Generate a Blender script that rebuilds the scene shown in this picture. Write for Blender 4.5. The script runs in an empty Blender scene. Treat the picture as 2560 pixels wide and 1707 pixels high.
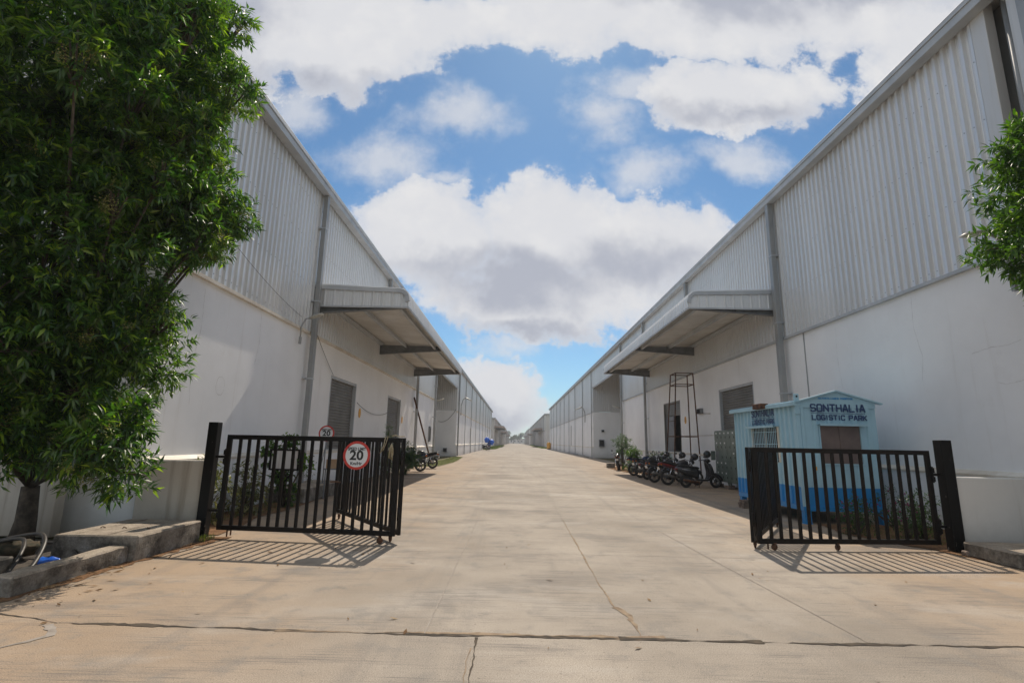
import bpy, bmesh, math, random
import numpy as np
from mathutils import Vector, Matrix, Quaternion
R_ = math.radians
random.seed(7)
sc = bpy.context.scene
col = sc.collection

# ------------------------------------------------------------------ camera
H = 1.6
def camera():
    cd = bpy.data.cameras.new('camera'); o = bpy.data.objects.new('camera', cd); col.objects.link(o)
    pitch, roll, yaw = 0.195, 0.0195, -0.00998
    f = Vector((math.sin(yaw)*math.cos(pitch), math.cos(yaw)*math.cos(pitch), math.sin(pitch)))
    r = f.cross(Vector((0, 0, 1))).normalized(); u = r.cross(f)
    c, s = math.cos(roll), math.sin(roll)
    r2 = r*c + u*s; u2 = u*c - r*s
    m = Matrix((r2, u2, -f)).transposed().to_4x4(); m.translation = Vector((0, 0, H))
    o.matrix_world = m
    cd.sensor_width = 36; cd.lens = 1270/2560*36
    cd.clip_start = 0.05; cd.clip_end = 6000
    sc.camera = o
camera()
sc.view_settings.view_transform = 'Standard'; sc.view_settings.look = 'None'
sc.view_settings.exposure = 0.20; sc.view_settings.gamma = 1.0

# ------------------------------------------------------------------ sun + sky
SUN = Vector((0.085, 0.90, 1.0)).normalized()
SUN_EL = math.asin(SUN.z); SUN_AZ = math.atan2(SUN.x, SUN.y)
def sun():
    l = bpy.data.lights.new('sun', 'SUN'); l.energy = 3.7; l.angle = R_(0.55); l.color = (1.0, 0.89, 0.75)
    o = bpy.data.objects.new('sun', l); col.objects.link(o)
    o.rotation_euler = SUN.to_track_quat('Z', 'Y').to_euler(); o.location = (0, 0, 40)
sun()

class NT:
    """small helper for writing node trees"""
    def __init__(s, nt): s.nt = nt; s.n = nt.nodes; s.l = nt.links
    def new(s, t, **k):
        x = s.n.new(t)
        for a, b in k.items(): setattr(x, a, b)
        return x
    def set(s, sock, v):
        if hasattr(v, 'is_output') or isinstance(v, bpy.types.NodeSocket): s.l.new(v, sock)
        else: sock.default_value = v
    def math(s, op, a, b=0.0, c=0.0, clamp=False):
        x = s.new('ShaderNodeMath', operation=op); x.use_clamp = clamp
        s.set(x.inputs[0], a); s.set(x.inputs[1], b)
        if len(x.inputs) > 2: s.set(x.inputs[2], c)
        return x.outputs[0]
    def vmath(s, op, a, b=(0, 0, 0), sc_=None):
        x = s.new('ShaderNodeVectorMath', operation=op)
        s.set(x.inputs[0], a)
        if op not in ('LENGTH', 'NORMALIZE'):
            if op == 'SCALE': s.set(x.inputs['Scale'], sc_)
            else: s.set(x.inputs[1], b)
        return x.outputs['Value'] if op in ('LENGTH', 'DOT_PRODUCT') else x.outputs[0]
    def noise(s, vec, scale, detail=4, rough=0.55, dist=0.0, dim='3D'):
        x = s.new('ShaderNodeTexNoise', noise_dimensions=dim)
        if vec is not None: s.l.new(vec, x.inputs['Vector'])
        x.inputs['Scale'].default_value = scale; x.inputs['Detail'].default_value = detail
        x.inputs['Roughness'].default_value = rough; x.inputs['Distortion'].default_value = dist
        return x
    def ramp(s, fac, stops, interp='LINEAR'):
        x = s.new('ShaderNodeValToRGB'); cr = x.color_ramp; cr.interpolation = interp
        while len(cr.elements) < len(stops): cr.elements.new(0.5)
        for e, (p, c) in zip(cr.elements, stops):
            e.position = p; e.color = (c, c, c, 1) if isinstance(c, (int, float)) else (*c, 1)
        s.set(x.inputs[0], fac); return x.outputs[0]
    def mix(s, fac, a, b, mode='MIX'):
        x = s.new('ShaderNodeMix', data_type='RGBA', blend_type=mode)
        s.set(x.inputs[0], fac)
        for i, v in ((6, a), (7, b)):
            if isinstance(v, tuple) and len(v) == 3: v = (*v, 1)
            s.set(x.inputs[i], v)
        return x.outputs[2]
    def sstep(s, v, a, b):
        x = s.new('ShaderNodeMapRange', interpolation_type='SMOOTHSTEP')
        s.set(x.inputs[0], v); x.inputs[1].default_value = a; x.inputs[2].default_value = b
        return x.outputs[0]
    def mapping(s, vec, loc=(0, 0, 0), rot=(0, 0, 0), scale=(1, 1, 1)):
        x = s.new('ShaderNodeMapping'); s.l.new(vec, x.inputs[0])
        x.inputs[1].default_value = loc; x.inputs[2].default_value = rot; x.inputs[3].default_value = scale
        return x.outputs[0]

def world():
    w = bpy.data.worlds.new('World'); sc.world = w; w.use_nodes = True
    T = NT(w.node_tree); T.n.clear()
    out = T.new('ShaderNodeOutputWorld'); bg = T.new('ShaderNodeBackground')
    bg.inputs[1].default_value = 0.1
    sky = T.new('ShaderNodeTexSky', sky_type='NISHITA'); sky.sun_disc = False
    sky.sun_elevation = SUN_EL; sky.sun_rotation = SUN_AZ
    sky.altitude = 200; sky.air_density = 1.0; sky.dust_density = 0.2; sky.ozone_density = 3.0
    g = T.new('ShaderNodeTexCoord').outputs['Generated']
    sep = T.new('ShaderNodeSeparateXYZ'); T.l.new(g, sep.inputs[0])
    yy = T.math('MAXIMUM', sep.outputs[1], 0.12)
    u = T.math('DIVIDE', sep.outputs[0], yy); v = T.math('DIVIDE', sep.outputs[2], yy)
    cmb = T.new('ShaderNodeCombineXYZ'); T.l.new(u, cmb.inputs[0]); T.l.new(v, cmb.inputs[1])
    P0 = cmb.outputs[0]
    wn = T.noise(P0, 3.0, 3, 0.55)
    wv = T.vmath('SUBTRACT', wn.outputs['Color'], (0.5, 0.5, 0.5))
    wv = T.vmath('SCALE', wv, sc_=0.16)
    wn2 = T.noise(P0, 11.0, 5, 0.6)
    wv2 = T.vmath('SCALE', T.vmath('SUBTRACT', wn2.outputs['Color'], (0.5, 0.5, 0.5)), sc_=0.10)
    P = T.vmath('ADD', T.vmath('ADD', P0, wv), wv2)
    fine = T.noise(P0, 7.0, 12, 0.64).outputs['Fac']
    fine2 = T.math('SUBTRACT', fine, 0.5)
    def blob(c, r, st=1.0, src=None):
        d = T.vmath('SUBTRACT', src or P, (c[0], c[1], 0.0))
        d = T.vmath('MULTIPLY', d, (1/r[0], 1/r[1], 0.0))
        e = T.math('SUBTRACT', 1.0, T.vmath('LENGTH', d))
        return T.math('MULTIPLY', e, st) if st != 1.0 else e
    def union(lst):
        a = lst[0]
        for b in lst[1:]: a = T.math('MAXIMUM', a, b)
        return a
    solid = [((-0.20, 0.415), (0.24, 0.155)), ((0.06, 0.42), (0.23, 0.185)), ((0.28, 0.395), (0.20, 0.17)),
             ((0.05, 0.285), (0.33, 0.105)), ((-0.05, 0.10), (0.115, 0.10)), ((-0.44, 0.91), (0.37, 0.19)),
             ((-0.66, 0.93), (0.25, 0.28)), ((0.53, 0.99), (0.66, 0.17)), ((0.10, 0.98), (0.27, 0.15)),
             ((0.47, 0.775), (0.27, 0.115)), ((-0.25, 0.95), (0.30, 0.14)), ((-0.12, 0.06), (0.22, 0.06)),
             ((0.95, 0.85), (0.25, 0.3))]
    wisp = [((0.24, 0.79), (0.10, 0.06), .6), ((-0.15, 0.69), (0.16, 0.07), .62), ((-0.30, 0.59), (0.16, 0.09), .42),
            ((0.265, 0.585), (0.10, 0.07), .36), ((0.47, 0.61), (0.13, 0.06), .3), ((0.18, 0.715), (0.11, 0.09), .42),
            ((-0.50, 0.72), (0.10, 0.10), .6), ((-0.03, 0.195), (0.09, 0.03), .6), ((-0.17, 0.555), (0.06, 0.025), .5),
            ((-0.35, 0.30), (0.12, 0.12), .35)]
    D = union([blob(c, r) for c, r in solid]); Dw = union([blob(c, r) for c, r, st in wisp])
    dens = T.math('ADD', D, T.math('MULTIPLY', fine2, 1.3))
    alpha_f = T.math('ADD', T.math('MULTIPLY', T.sstep(dens, -0.02, 0.50), 0.35), T.math('MULTIPLY', T.sstep(dens, 0.12, 0.27), 0.65))
    dw = T.math('ADD', Dw, T.math('MULTIPLY', fine2, 2.0))
    alpha_f = T.math('MAXIMUM', alpha_f, T.math('MULTIPLY', T.sstep(dw, -0.15, 0.95), 0.72))
    # the half of the sky behind and above the camera: broken cloud
    n3 = T.noise(g, 2.3, 7, 0.6).outputs['Fac']
    alpha_b = T.sstep(n3, 0.44, 0.56)
    wfront = T.sstep(sep.outputs[1], 0.25, 0.45)
    am = T.new('ShaderNodeMix', data_type='FLOAT'); T.l.new(wfront, am.inputs[0]); T.l.new(alpha_b, am.inputs[2]); T.l.new(alpha_f, am.inputs[3])
    alpha = T.math('MULTIPLY', am.outputs[0], T.sstep(sep.outputs[2], -0.02, 0.03))
    # grey undersides
    gre = [((-0.02, 0.325), (0.36, 0.075)), ((0.23, 0.35), (0.18, 0.08)), ((0.6, 1.06), (0.45, 0.10)), ((-0.5, 0.78), (0.30, 0.05)),
           ((0.50, 0.72), (0.24, 0.055)), ((-0.75, 0.95), (0.25, 0.2)), ((-0.02, 0.22), (0.3, 0.035)), ((-0.06, 0.05), (0.14, 0.04))]
    G = union([blob(c, r) for c, r in gre])
    gn = T.noise(P0, 5.0, 5, 0.55).outputs['Fac']
    G = T.math('ADD', G, T.math('MULTIPLY', T.math('SUBTRACT', gn, 0.5), 2.2))
    s = T.sstep(G, -0.25, 0.75)
    rim = T.sstep(dens, 0.05, 0.55)
    s = T.math('MULTIPLY', s, rim)
    ccol = T.mix(s, (6.3, 6.35, 6.6), (3.9, 4.1, 4.75))
    wh = T.mix(T.sstep(fine, 0.45, 0.72), ccol, (7.1, 7.05, 7.05))
    ccol = T.mix(T.math('MULTIPLY', T.math('SUBTRACT', 1.0, s), 0.7), ccol, wh)
    skyc = T.mix(1.0, sky.outputs[0], (0.60, 0.80, 0.86), 'MULTIPLY')
    # horizon whitening
    hz = T.math('POWER', T.math('SUBTRACT', 1.0, T.math('ABSOLUTE', sep.outputs[2])), 9.0)
    skyc = T.mix(T.math('MULTIPLY', hz, 0.35), skyc, (4.2, 5.2, 6.2))
    bcol = T.mix(T.sstep(n3, 0.5, 0.7), (6.0, 6.0, 6.0), (9.8, 9.6, 9.3))   # unseen clouds opposite the sun, brightened to light the near walls
    ccol = T.mix(wfront, bcol, ccol)
    T.l.new(T.mix(alpha, skyc, ccol), bg.inputs[0])
    T.l.new(bg.outputs[0], out.inputs[0])
world()

# ------------------------------------------------------------------ materials
MATS = {}
def mat(name, base, rough=0.6, metal=0.0, build=None, spec=0.5):
    if name in MATS: return MATS[name]
    m = bpy.data.materials.new(name); m.use_nodes = True
    T = NT(m.node_tree); b = T.n['Principled BSDF']
    b.inputs['Base Color'].default_value = (*base, 1); b.inputs['Roughness'].default_value = rough
    b.inputs['Metallic'].default_value = metal; b.inputs['Specular IOR Level'].default_value = spec
    if build: build(T, b)
    MATS[name] = m
    return m
def bump(T, b, h, strength=0.3, dist=0.02):
    x = T.new('ShaderNodeBump'); x.inputs['Strength'].default_value = strength; x.inputs['Distance'].default_value = dist
    T.l.new(h, x.inputs['Height']); T.l.new(x.outputs[0], b.inputs['Normal'])
def pos(T): return T.new('ShaderNodeNewGeometry').outputs['Position']

def varied(c1, c2, scale=3.0, bstr=0.15, detail=5, lo=0.35, hi=0.65):
    def f(T, b):
        p = T.new('ShaderNodeTexCoord').outputs['Object']
        n = T.noise(p, scale, detail, 0.6)
        T.l.new(T.ramp(n.outputs['Fac'], [(lo, c1), (hi, c2)]), b.inputs['Base Color'])
        n2 = T.noise(p, scale*14, 3, 0.6)
        bump(T, b, n2.outputs['Fac'], bstr, 0.01)
    return f

def m_concrete(T, b, rot=0.0):
    p = pos(T)
    sep = T.new('ShaderNodeSeparateXYZ'); T.l.new(p, sep.inputs[0])
    big = T.noise(p, 0.35, 5, 0.6).outputs['Fac']
    base = T.ramp(big, [(0.32, (0.275, 0.235, 0.19)), (0.5, (0.375, 0.324, 0.266)), (0.68, (0.465, 0.405, 0.335))])
    # ochre dust towards both verges
    dx = T.math('ABSOLUTE', T.math('SUBTRACT', sep.outputs[0], 1.2))
    n2 = T.noise(p, 0.8, 4, 0.6).outputs['Fac']
    side = T.sstep(T.math('ADD', dx, T.math('MULTIPLY', n2, 3.5)), 3.2, 7.6)
    near = T.sstep(sep.outputs[1], 90, 18)
    base = T.mix(T.math('MULTIPLY', T.math('MULTIPLY', side, near), 0.75), base, (0.43, 0.30, 0.19))
    # transverse broom finish
    pm = T.mapping(p, rot=(0, 0, rot), scale=(0.9, 60.0, 1.0))
    br = T.noise(pm, 1.0, 5, 0.7).outputs['Fac']
    pm2 = T.mapping(p, rot=(0, 0, rot), scale=(0.5, 0.95+abs(rot)*2, 1.0))
    st = T.noise(pm2, 1.3, 5, 0.65, 0.4).outputs['Fac']
    base = T.mix(T.math('MULTIPLY', T.sstep(st, 0.50, 0.70), 0.55), base, (0.19, 0.17, 0.152))
    stt = T.noise(T.mapping(p, loc=(3, 7, 0), scale=(0.35, 0.8, 1.0)), 1.1, 5, 0.65, 0.3).outputs['Fac']
    base = T.mix(T.math('MULTIPLY', T.sstep(stt, 0.52, 0.70), 0.4), base, (0.50, 0.46, 0.41))
    brm = T.math('MULTIPLY', T.sstep(br, 0.50, 0.66), T.sstep(st, 0.40, 0.60))
    base = T.mix(T.math('MULTIPLY', brm, 0.8), base, (0.13, 0.12, 0.11))
    # faint tyre tracks running in and out of the gate
    tn = T.noise(T.mapping(p, scale=(2.2, 0.10, 1.0)), 1.0, 4, 0.6, 0.6).outputs['Fac']
    base = T.mix(T.math('MULTIPLY', T.sstep(tn, 0.52, 0.72), 0.34), base, (0.19, 0.175, 0.16))
    # blotches, grit
    bl = T.noise(p, 2.6, 6, 0.65).outputs['Fac']
    base = T.mix(T.math('MULTIPLY', T.sstep(bl, 0.52, 0.68), 0.55), base, (0.24, 0.22, 0.195))
    gr = T.noise(p, 110.0, 3, 0.7).outputs['Fac']
    sp = T.noise(p, 38.0, 2, 0.5).outputs['Fac']
    base = T.mix(T.math('MULTIPLY', T.sstep(sp, 0.66, 0.72), 0.55), base, (0.10, 0.085, 0.07))
    oil = T.noise(T.mapping(p, loc=(11, 3, 0)), 1.7, 3, 0.5).outputs['Fac']
    base = T.mix(T.math('MULTIPLY', T.sstep(oil, 0.70, 0.78), 0.5), base, (0.12, 0.11, 0.10))
    base = T.mix(0.55, base, T.ramp(gr, [(0.35, 0.13), (0.5, 0.42), (0.68, 0.72)]), 'OVERLAY')
    T.l.new(base, b.inputs['Base Color'])
    h = T.math('ADD', T.math('MULTIPLY', br, 0.5), T.math('MULTIPLY', gr, 0.6))
    h = T.math('ADD', h, T.math('MULTIPLY', bl, 0.8))
    bump(T, b, h, 0.30, 0.006)
CONC2 = mat('concrete_paving_swept', (0.4, 0.36, 0.3), 0.85, build=lambda T, b: m_concrete(T, b, R_(-24)), spec=0.3)
CONC = mat('concrete_paving', (0.4, 0.36, 0.3), 0.85, build=m_concrete, spec=0.3)

def m_soil(T, b):
    p = pos(T)
    n = T.noise(p, 2.5, 7, 0.65).outputs['Fac']; n2 = T.noise(p, 30, 5, 0.7).outputs['Fac']
    c = T.ramp(n, [(0.3, (0.16, 0.085, 0.045)), (0.55, (0.27, 0.155, 0.085)), (0.75, (0.20, 0.16, 0.09))])
    c = T.mix(0.5, c, T.ramp(n2, [(0.3, 0.15), (0.7, 0.8)]), 'OVERLAY')
    T.l.new(c, b.inputs['Base Color']); bump(T, b, n2, 0.9, 0.04)
SOIL = mat('garden_soil', (0.2, 0.12, 0.07), 0.95, build=m_soil, spec=0.1)
def m_scrub(T, b):
    p = pos(T)
    n = T.noise(p, 0.6, 7, 0.65).outputs['Fac']
    T.l.new(T.ramp(n, [(0.35, (0.17, 0.12, 0.07)), (0.6, (0.10, 0.115, 0.045))]), b.inputs['Base Color'])
    bump(T, b, T.noise(p, 20, 4, 0.7).outputs['Fac'], 0.8, 0.05)
SCRUB = mat('rough_ground', (0.15, 0.12, 0.07), 0.95, build=m_scrub, spec=0.1)

def m_plaster(base, dirt, low=True, streak=1.0):
    def f(T, b):
        p = pos(T)
        sep = T.new('ShaderNodeSeparateXYZ'); T.l.new(p, sep.inputs[0])
        n = T.noise(p, 0.5, 6, 0.6).outputs['Fac']
        c = T.ramp(n, [(0.3, tuple(x*0.90 for x in base)), (0.6, base), (0.8, tuple(min(1, x*1.04) for x in base))])
        ps = T.mapping(p, scale=(3.0, 3.0, 0.16))
        s1 = T.noise(ps, 1.6, 5, 0.62, 0.2).outputs['Fac']
        c = T.mix(T.math('MULTIPLY', T.sstep(s1, 0.60-0.06*streak, 0.80-0.06*streak), 0.42*streak), c, dirt)
        n2 = T.noise(p, 1.3, 7, 0.68).outputs['Fac']
        c = T.mix(T.math('MULTIPLY', T.sstep(n2, 0.58, 0.78), 0.28*streak), c, dirt)
        if low:
            zl = T.sstep(T.math('ADD', sep.outputs[2], T.math('MULTIPLY', n2, 0.9)), 1.15, 0.35)
            c = T.mix(T.math('MULTIPLY', zl, 0.55), c, tuple(x*0.75 for x in dirt))
        T.l.new(c, b.inputs['Base Color'])
        h = T.math('ADD', T.noise(p, 45, 4, 0.6).outputs['Fac'], T.math('MULTIPLY', T.noise(p, 1.8, 2, 0.5).outputs['Fac'], 3.0))
        bump(T, b, h, 0.12, 0.012)
    return f
PLASTER = mat('white_painted_plaster', (.78, .78, .77), 0.75, build=m_plaster((0.90, 0.905, 0.91), (0.60, 0.57, 0.53), True, 0.6))
STAINED = mat('stained_plaster', (.6, .58, .55), 0.85, build=m_plaster((0.62, 0.57, 0.50), (0.26, 0.20, 0.14), True, 1.4))
STUCCO3 = mat('aged_white_plaster', (.7, .68, .65), 0.8, build=m_plaster((0.70, 0.68, 0.64), (0.42, 0.38, 0.32), True, 1.5))
STUCCO2 = mat('weathered_plaster', (.7, .67, .64), 0.8, build=m_plaster((0.66, 0.64, 0.63), (0.40, 0.31, 0.27), True, 1.8))
CREAM = mat('cream_flashing', (0.72, 0.66, 0.56), 0.6, build=varied((0.62, 0.55, 0.45), (0.80, 0.75, 0.66), 2.0))

def m_clad(base, metal, rough, tint=0.10):
    def f(T, b):
        p = pos(T)
        sep = T.new('ShaderNodeSeparateXYZ'); T.l.new(p, sep.inputs[0])
        sheet = T.math('FLOOR', T.math('DIVIDE', T.math('ADD', sep.outputs[1], sep.outputs[0]), 1.2))
        wn = T.new('ShaderNodeTexWhiteNoise', noise_dimensions='1D'); T.l.new(sheet, wn.inputs['W'])
        st = T.noise(T.mapping(p, scale=(7, 7, 0.35)), 2.2, 5, 0.6).outputs['Fac']
        n = T.noise(p, 0.7, 5, 0.6).outputs['Fac']
        a = T.mix(wn.outputs['Value'], tuple(x*(1-tint) for x in base), tuple(min(1, x*(1+tint)) for x in base))
        a = T.mix(T.math('MULTIPLY', T.sstep(st, 0.5, 0.75), 0.35), a, (base[0]*0.80, base[1]*0.76, base[2]*0.70))
        a = T.mix(T.math('MULTIPLY', T.sstep(n, 0.5, 0.72), 0.12), a, (base[0]*0.85, base[1]*0.78, base[2]*0.68))
        T.l.new(a, b.inputs['Base Color'])
        T.l.new(T.ramp(st, [(0.3, rough*0.85), (0.7, min(1, rough*1.3))]), b.inputs['Roughness'])
        bump(T, b, T.noise(T.mapping(p, scale=(3, 3, 0.5)), 1.4, 3, 0.5).outputs['Fac'], 0.06, 0.02)
    return f
CLAD = mat('galvalume_sheet', (.6, .6, .6), 0.42, 0.32, m_clad((0.74, 0.742, 0.74), 0.32, 0.34, 0.04))
CLADW = mat('weathered_sheet', (.6, .58, .55), 0.5, 0.3, m_clad((0.66, 0.645, 0.62), 0.3, 0.50))
TRIM = mat('grey_metal_trim', (.5, .5, .5), 0.6, 0.1, varied((0.42, 0.445, 0.47), (0.52, 0.54, 0.56), 1.5, 0.05))
PIPEM = mat('downpipe_metal', (.45, .45, .44), 0.5, 0.35, varied((0.29, 0.30, 0.305), (0.38, 0.38, 0.37), 1.0, 0.05))
SOFFIT = mat('soffit_sheet', (.7, .7, .68), 0.55, 0.2, varied((0.60, 0.58, 0.54), (0.74, 0.73, 0.70), 0.8, 0.05))
BEAM = mat('grey_steel_beam', (.2, .21, .22), 0.5, 0.2, varied((0.16, 0.17, 0.18), (0.24, 0.25, 0.26), 3.0, 0.05))
SHUT = mat('shutter_steel', (.2, .2, .19), 0.55, 0.2, varied((0.17, 0.165, 0.155), (0.24, 0.235, 0.22), 1.2, 0.05))
BLACK = mat('black_paint', (.008, .007, .006), 0.42, 0.0, varied((0.003, 0.003, 0.003), (0.012, 0.008, 0.006), 6.0, 0.2), spec=0.22)
def m_chip(T, b):
    p = T.new('ShaderNodeTexCoord').outputs['Object']
    n = T.noise(T.mapping(p, scale=(6, 6, 1.6)), 2.0, 6, 0.7).outputs['Fac']
    sep = T.new('ShaderNodeSeparateXYZ'); T.l.new(p, sep.inputs[0])
    low = T.sstep(sep.outputs[2], 1.1, 0.1)
    thr = T.math('ADD', n, T.math('MULTIPLY', low, 0.06))
    T.l.new(T.mix(T.sstep(thr, 0.665, 0.69), (0.005, 0.0045, 0.004), (0.22, 0.19, 0.17)), b.inputs['Base Color'])
    bump(T, b, n, 0.3, 0.01)
BLACKC = mat('chipped_black_paint', (.012, .011, .010), 0.42, 0.0, m_chip, spec=0.22)
RUST = mat('rusty_steel', (.12, .06, .03), 0.8, 0.2, varied((0.05, 0.028, 0.018), (0.17, 0.075, 0.035), 8.0, 0.4))
RUBBER = mat('tyre_rubber', (.015, .015, .015), 0.75, 0, varied((0.012, 0.012, 0.012), (0.035, 0.03, 0.026), 8.0, 0.3))
ALLOY = mat('dusty_alloy', (.2, .2, .2), 0.4, 0.7, varied((0.12, 0.11, 0.10), (0.30, 0.29, 0.27), 9.0, 0.1))
CHROME = mat('chrome', (.7, .7, .72), 0.12, 1.0)
ENGINE = mat('engine_metal', (.1, .1, .1), 0.5, 0.5, varied((0.04, 0.04, 0.04), (0.16, 0.155, 0.15), 18.0, 0.5))
PLASB = mat('black_plastic', (.02, .02, .021), 0.3, 0, varied((0.012, 0.012, 0.013), (0.03, 0.03, 0.032), 4.0, 0.05))
SEATM = mat('seat_vinyl', (.018, .018, .018), 0.55, 0, varied((0.012, 0.012, 0.012), (0.03, 0.028, 0.027), 10.0, 0.2))
GREYP = mat('dark_grey_paint', (.05, .05, .055), 0.22, 0.3, varied((0.035, 0.035, 0.04), (0.075, 0.075, 0.08), 3.0, 0.03))
REDP = mat('red_paint', (.22, .01, .01), 0.3, 0, varied((0.17, 0.007, 0.009), (0.26, 0.015, 0.014), 3.0, 0.03))
BLUEP = mat('navy_paint', (.015, .03, .09), 0.22, 0.2, varied((0.01, 0.02, 0.06), (0.02, 0.045, 0.12), 3.0, 0.03))
REDL = mat('red_lens', (.22, .008, .008), 0.2)
AMBER = mat('amber_lens', (.7, .2, .01), 0.15)
WHITEP = mat('white_paint', (.8, .8, .8), 0.4, 0, varied((0.72, 0.72, 0.71), (0.82, 0.82, 0.81), 3.0, 0.03))
SIGNW = mat('sign_white', (.72, .73, .74), 0.35, 0, varied((0.66, 0.67, 0.68), (0.74, 0.75, 0.76), 3.0, 0.02))
SIGNR = mat('sign_red', (.55, .03, .02), 0.4, 0, varied((0.48, 0.035, 0.025), (0.60, 0.05, 0.035), 4.0, 0.02))
INK = mat('sign_black_lettering', (.012, .012, .012), 0.4)
NAVY = mat('navy_lettering', (.008, .035, .13), 0.5, 0, varied((0.006, 0.03, 0.11), (0.03, 0.07, 0.18), 14.0, 0.05))
YEL = mat('yellow_paint', (.75, .36, .02), 0.5, 0, varied((0.66, 0.30, 0.015), (0.80, 0.42, 0.03), 5.0, 0.03))
def m_cab(c1, dirt):
    def f(T, b):
        p = pos(T)
        n = T.noise(T.mapping(p, scale=(4, 4, 0.8)), 1.6, 6, 0.65).outputs['Fac']
        n2 = T.noise(p, 1.2, 4, 0.6).outputs['Fac']
        c = T.ramp(n2, [(0.3, tuple(x*0.9 for x in c1)), (0.7, tuple(min(1, x*1.08) for x in c1))])
        c = T.mix(T.math('MULTIPLY', T.sstep(n, 0.58, 0.76), 0.4), c, dirt)
        T.l.new(c, b.inputs['Base Color']); bump(T, b, n, 0.1, 0.01)
    return f
SKYB = mat('pale_blue_paint', (.3, .55, .66), 0.45, 0, m_cab((0.36, 0.57, 0.68), (0.20, 0.30, 0.34)))
MIDB = mat('bright_blue_paint', (.02, .26, .62), 0.4, 0, m_cab((0.02, 0.25, 0.60), (0.05, 0.14, 0.25)))
BROWN = mat('brown_window_board', (.14, .10, .09), 0.35, 0, varied((0.12, 0.088, 0.08), (0.19, 0.14, 0.125), 3.0, 0.05))
LOCK = mat('grey_green_enamel', (.13, .17, .14), 0.4, 0.1, varied((0.12, 0.155, 0.13), (0.18, 0.22, 0.19), 2.5, 0.03))
DARK = mat('dark_slot', (.006, .006, .006), 0.8)
def m_oldc(T, b):
    p = pos(T)
    n = T.noise(p, 3.5, 7, 0.7).outputs['Fac']; n2 = T.noise(p, 40, 4, 0.7).outputs['Fac']
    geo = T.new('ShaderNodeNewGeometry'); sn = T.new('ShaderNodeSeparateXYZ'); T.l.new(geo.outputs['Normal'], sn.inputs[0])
    top = T.sstep(sn.outputs[2], 0.4, 0.8)  # sides dark with moss; tops also painted lighter as if sunlit
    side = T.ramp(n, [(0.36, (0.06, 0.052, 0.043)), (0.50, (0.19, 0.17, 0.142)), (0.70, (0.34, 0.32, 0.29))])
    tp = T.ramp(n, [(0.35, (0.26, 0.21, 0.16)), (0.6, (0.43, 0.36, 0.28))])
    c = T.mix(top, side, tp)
    c = T.mix(0.4, c, T.ramp(n2, [(0.3, 0.2), (0.7, 0.8)]), 'OVERLAY')
    T.l.new(c, b.inputs['Base Color']); bump(T, b, T.math('ADD', n2, T.math('MULTIPLY', n, 2)), 0.7, 0.02)
OLDC = mat('mossy_old_concrete_lit_top', (.3, .27, .22), 0.9, 0, m_oldc)
BRICK = mat('loose_brick', (.22, .15, .11), 0.9, 0, varied((0.15, 0.11, 0.085), (0.30, 0.235, 0.19), 9.0, 0.6))
BARK = mat('bark', (.12, .09, .065), 0.9, 0, varied((0.045, 0.034, 0.025), (0.12, 0.095, 0.07), 9.0, 0.9))
CARD = mat('cardboard', (.4, .26, .16), 0.8, 0, varied((0.36, 0.23, 0.14), (0.44, 0.30, 0.19), 3.0, 0.1))
ROPE = mat('jute_rope', (.42, .34, .22), 0.9, 0, varied((0.32, 0.26, 0.16), (0.50, 0.42, 0.28), 30.0, 0.4))
BTARP = mat('blue_tarpaulin', (.01, .12, .6), 0.4, 0, varied((0.008, 0.09, 0.5), (0.02, 0.18, 0.8), 4.0, 0.3))
SKIN = mat('skin', (.2, .1, .065), 0.6, 0, varied((0.17, 0.085, 0.05), (0.22, 0.115, 0.075), 8.0, 0.05))
CLOTHR = mat('maroon_cloth', (.16, .03, .05), 0.85, 0, varied((0.12, 0.02, 0.04), (0.2, 0.04, 0.06), 8.0, 0.3))
CLOTHB = mat('blue_cloth', (.02, .05, .2), 0.85, 0, varied((0.015, 0.035, 0.15), (0.03, 0.07, 0.26), 8.0, 0.3))
LAMPM = mat('lamp_housing', (.5, .5, .46), 0.4, 0.2, varied((0.42, 0.42, 0.38), (0.56, 0.55, 0.5), 6.0, 0.05))
GLASS = mat('window_glass', (.02, .03, .035), 0.08)
POTM = mat('hose_rubber', (.02, .02, .02), 0.5, 0, varied((0.015, 0.014, 0.013), (0.06, 0.05, 0.04), 5.0, 0.1))

def leafmat(name, dark, mid, light, spec=0.5, rough=0.38, tr=0.45):
    def f(T, b):
        geo = T.new('ShaderNodeNewGeometry')
        rnd = geo.outputs['Random Per Island']
        c = T.ramp(rnd, [(0.12, dark), (0.60, mid), (0.80, mid), (0.95, light)])
        p = pos(T)
        n = T.noise(p, 1.6, 4, 0.6).outputs['Fac']
        c = T.mix(T.math('MULTIPLY', T.sstep(n, 0.5, 0.7), 0.35), c, light)
        T.l.new(c, b.inputs['Base Color'])
        tl = T.new('ShaderNodeBsdfTranslucent')
        T.l.new(T.mix(1.0, c, (1.6, 1.9, 0.55), 'MULTIPLY'), tl.inputs[0])
        mx = T.new('ShaderNodeMixShader'); mx.inputs[0].default_value = tr
        T.l.new(b.outputs[0], mx.inputs[1]); T.l.new(tl.outputs[0], mx.inputs[2])
        T.l.new(mx.outputs[0], T.n['Material Output'].inputs[0])
    return mat(name, mid, rough, 0, f, spec)
LEAF = leafmat('ashoka_leaf', (0.016, 0.044, 0.010), (0.058, 0.138, 0.022), (0.24, 0.34, 0.03), 1.0, 0.42)
LEAFR = leafmat('bright_leaf', (0.03, 0.072, 0.012), (0.055, 0.12, 0.018), (0.14, 0.22, 0.03))
LEAFV = leafmat('variegated_leaf', (0.06, 0.08, 0.03), (0.16, 0.15, 0.065), (0.34, 0.30, 0.16), tr=0.3)
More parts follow.
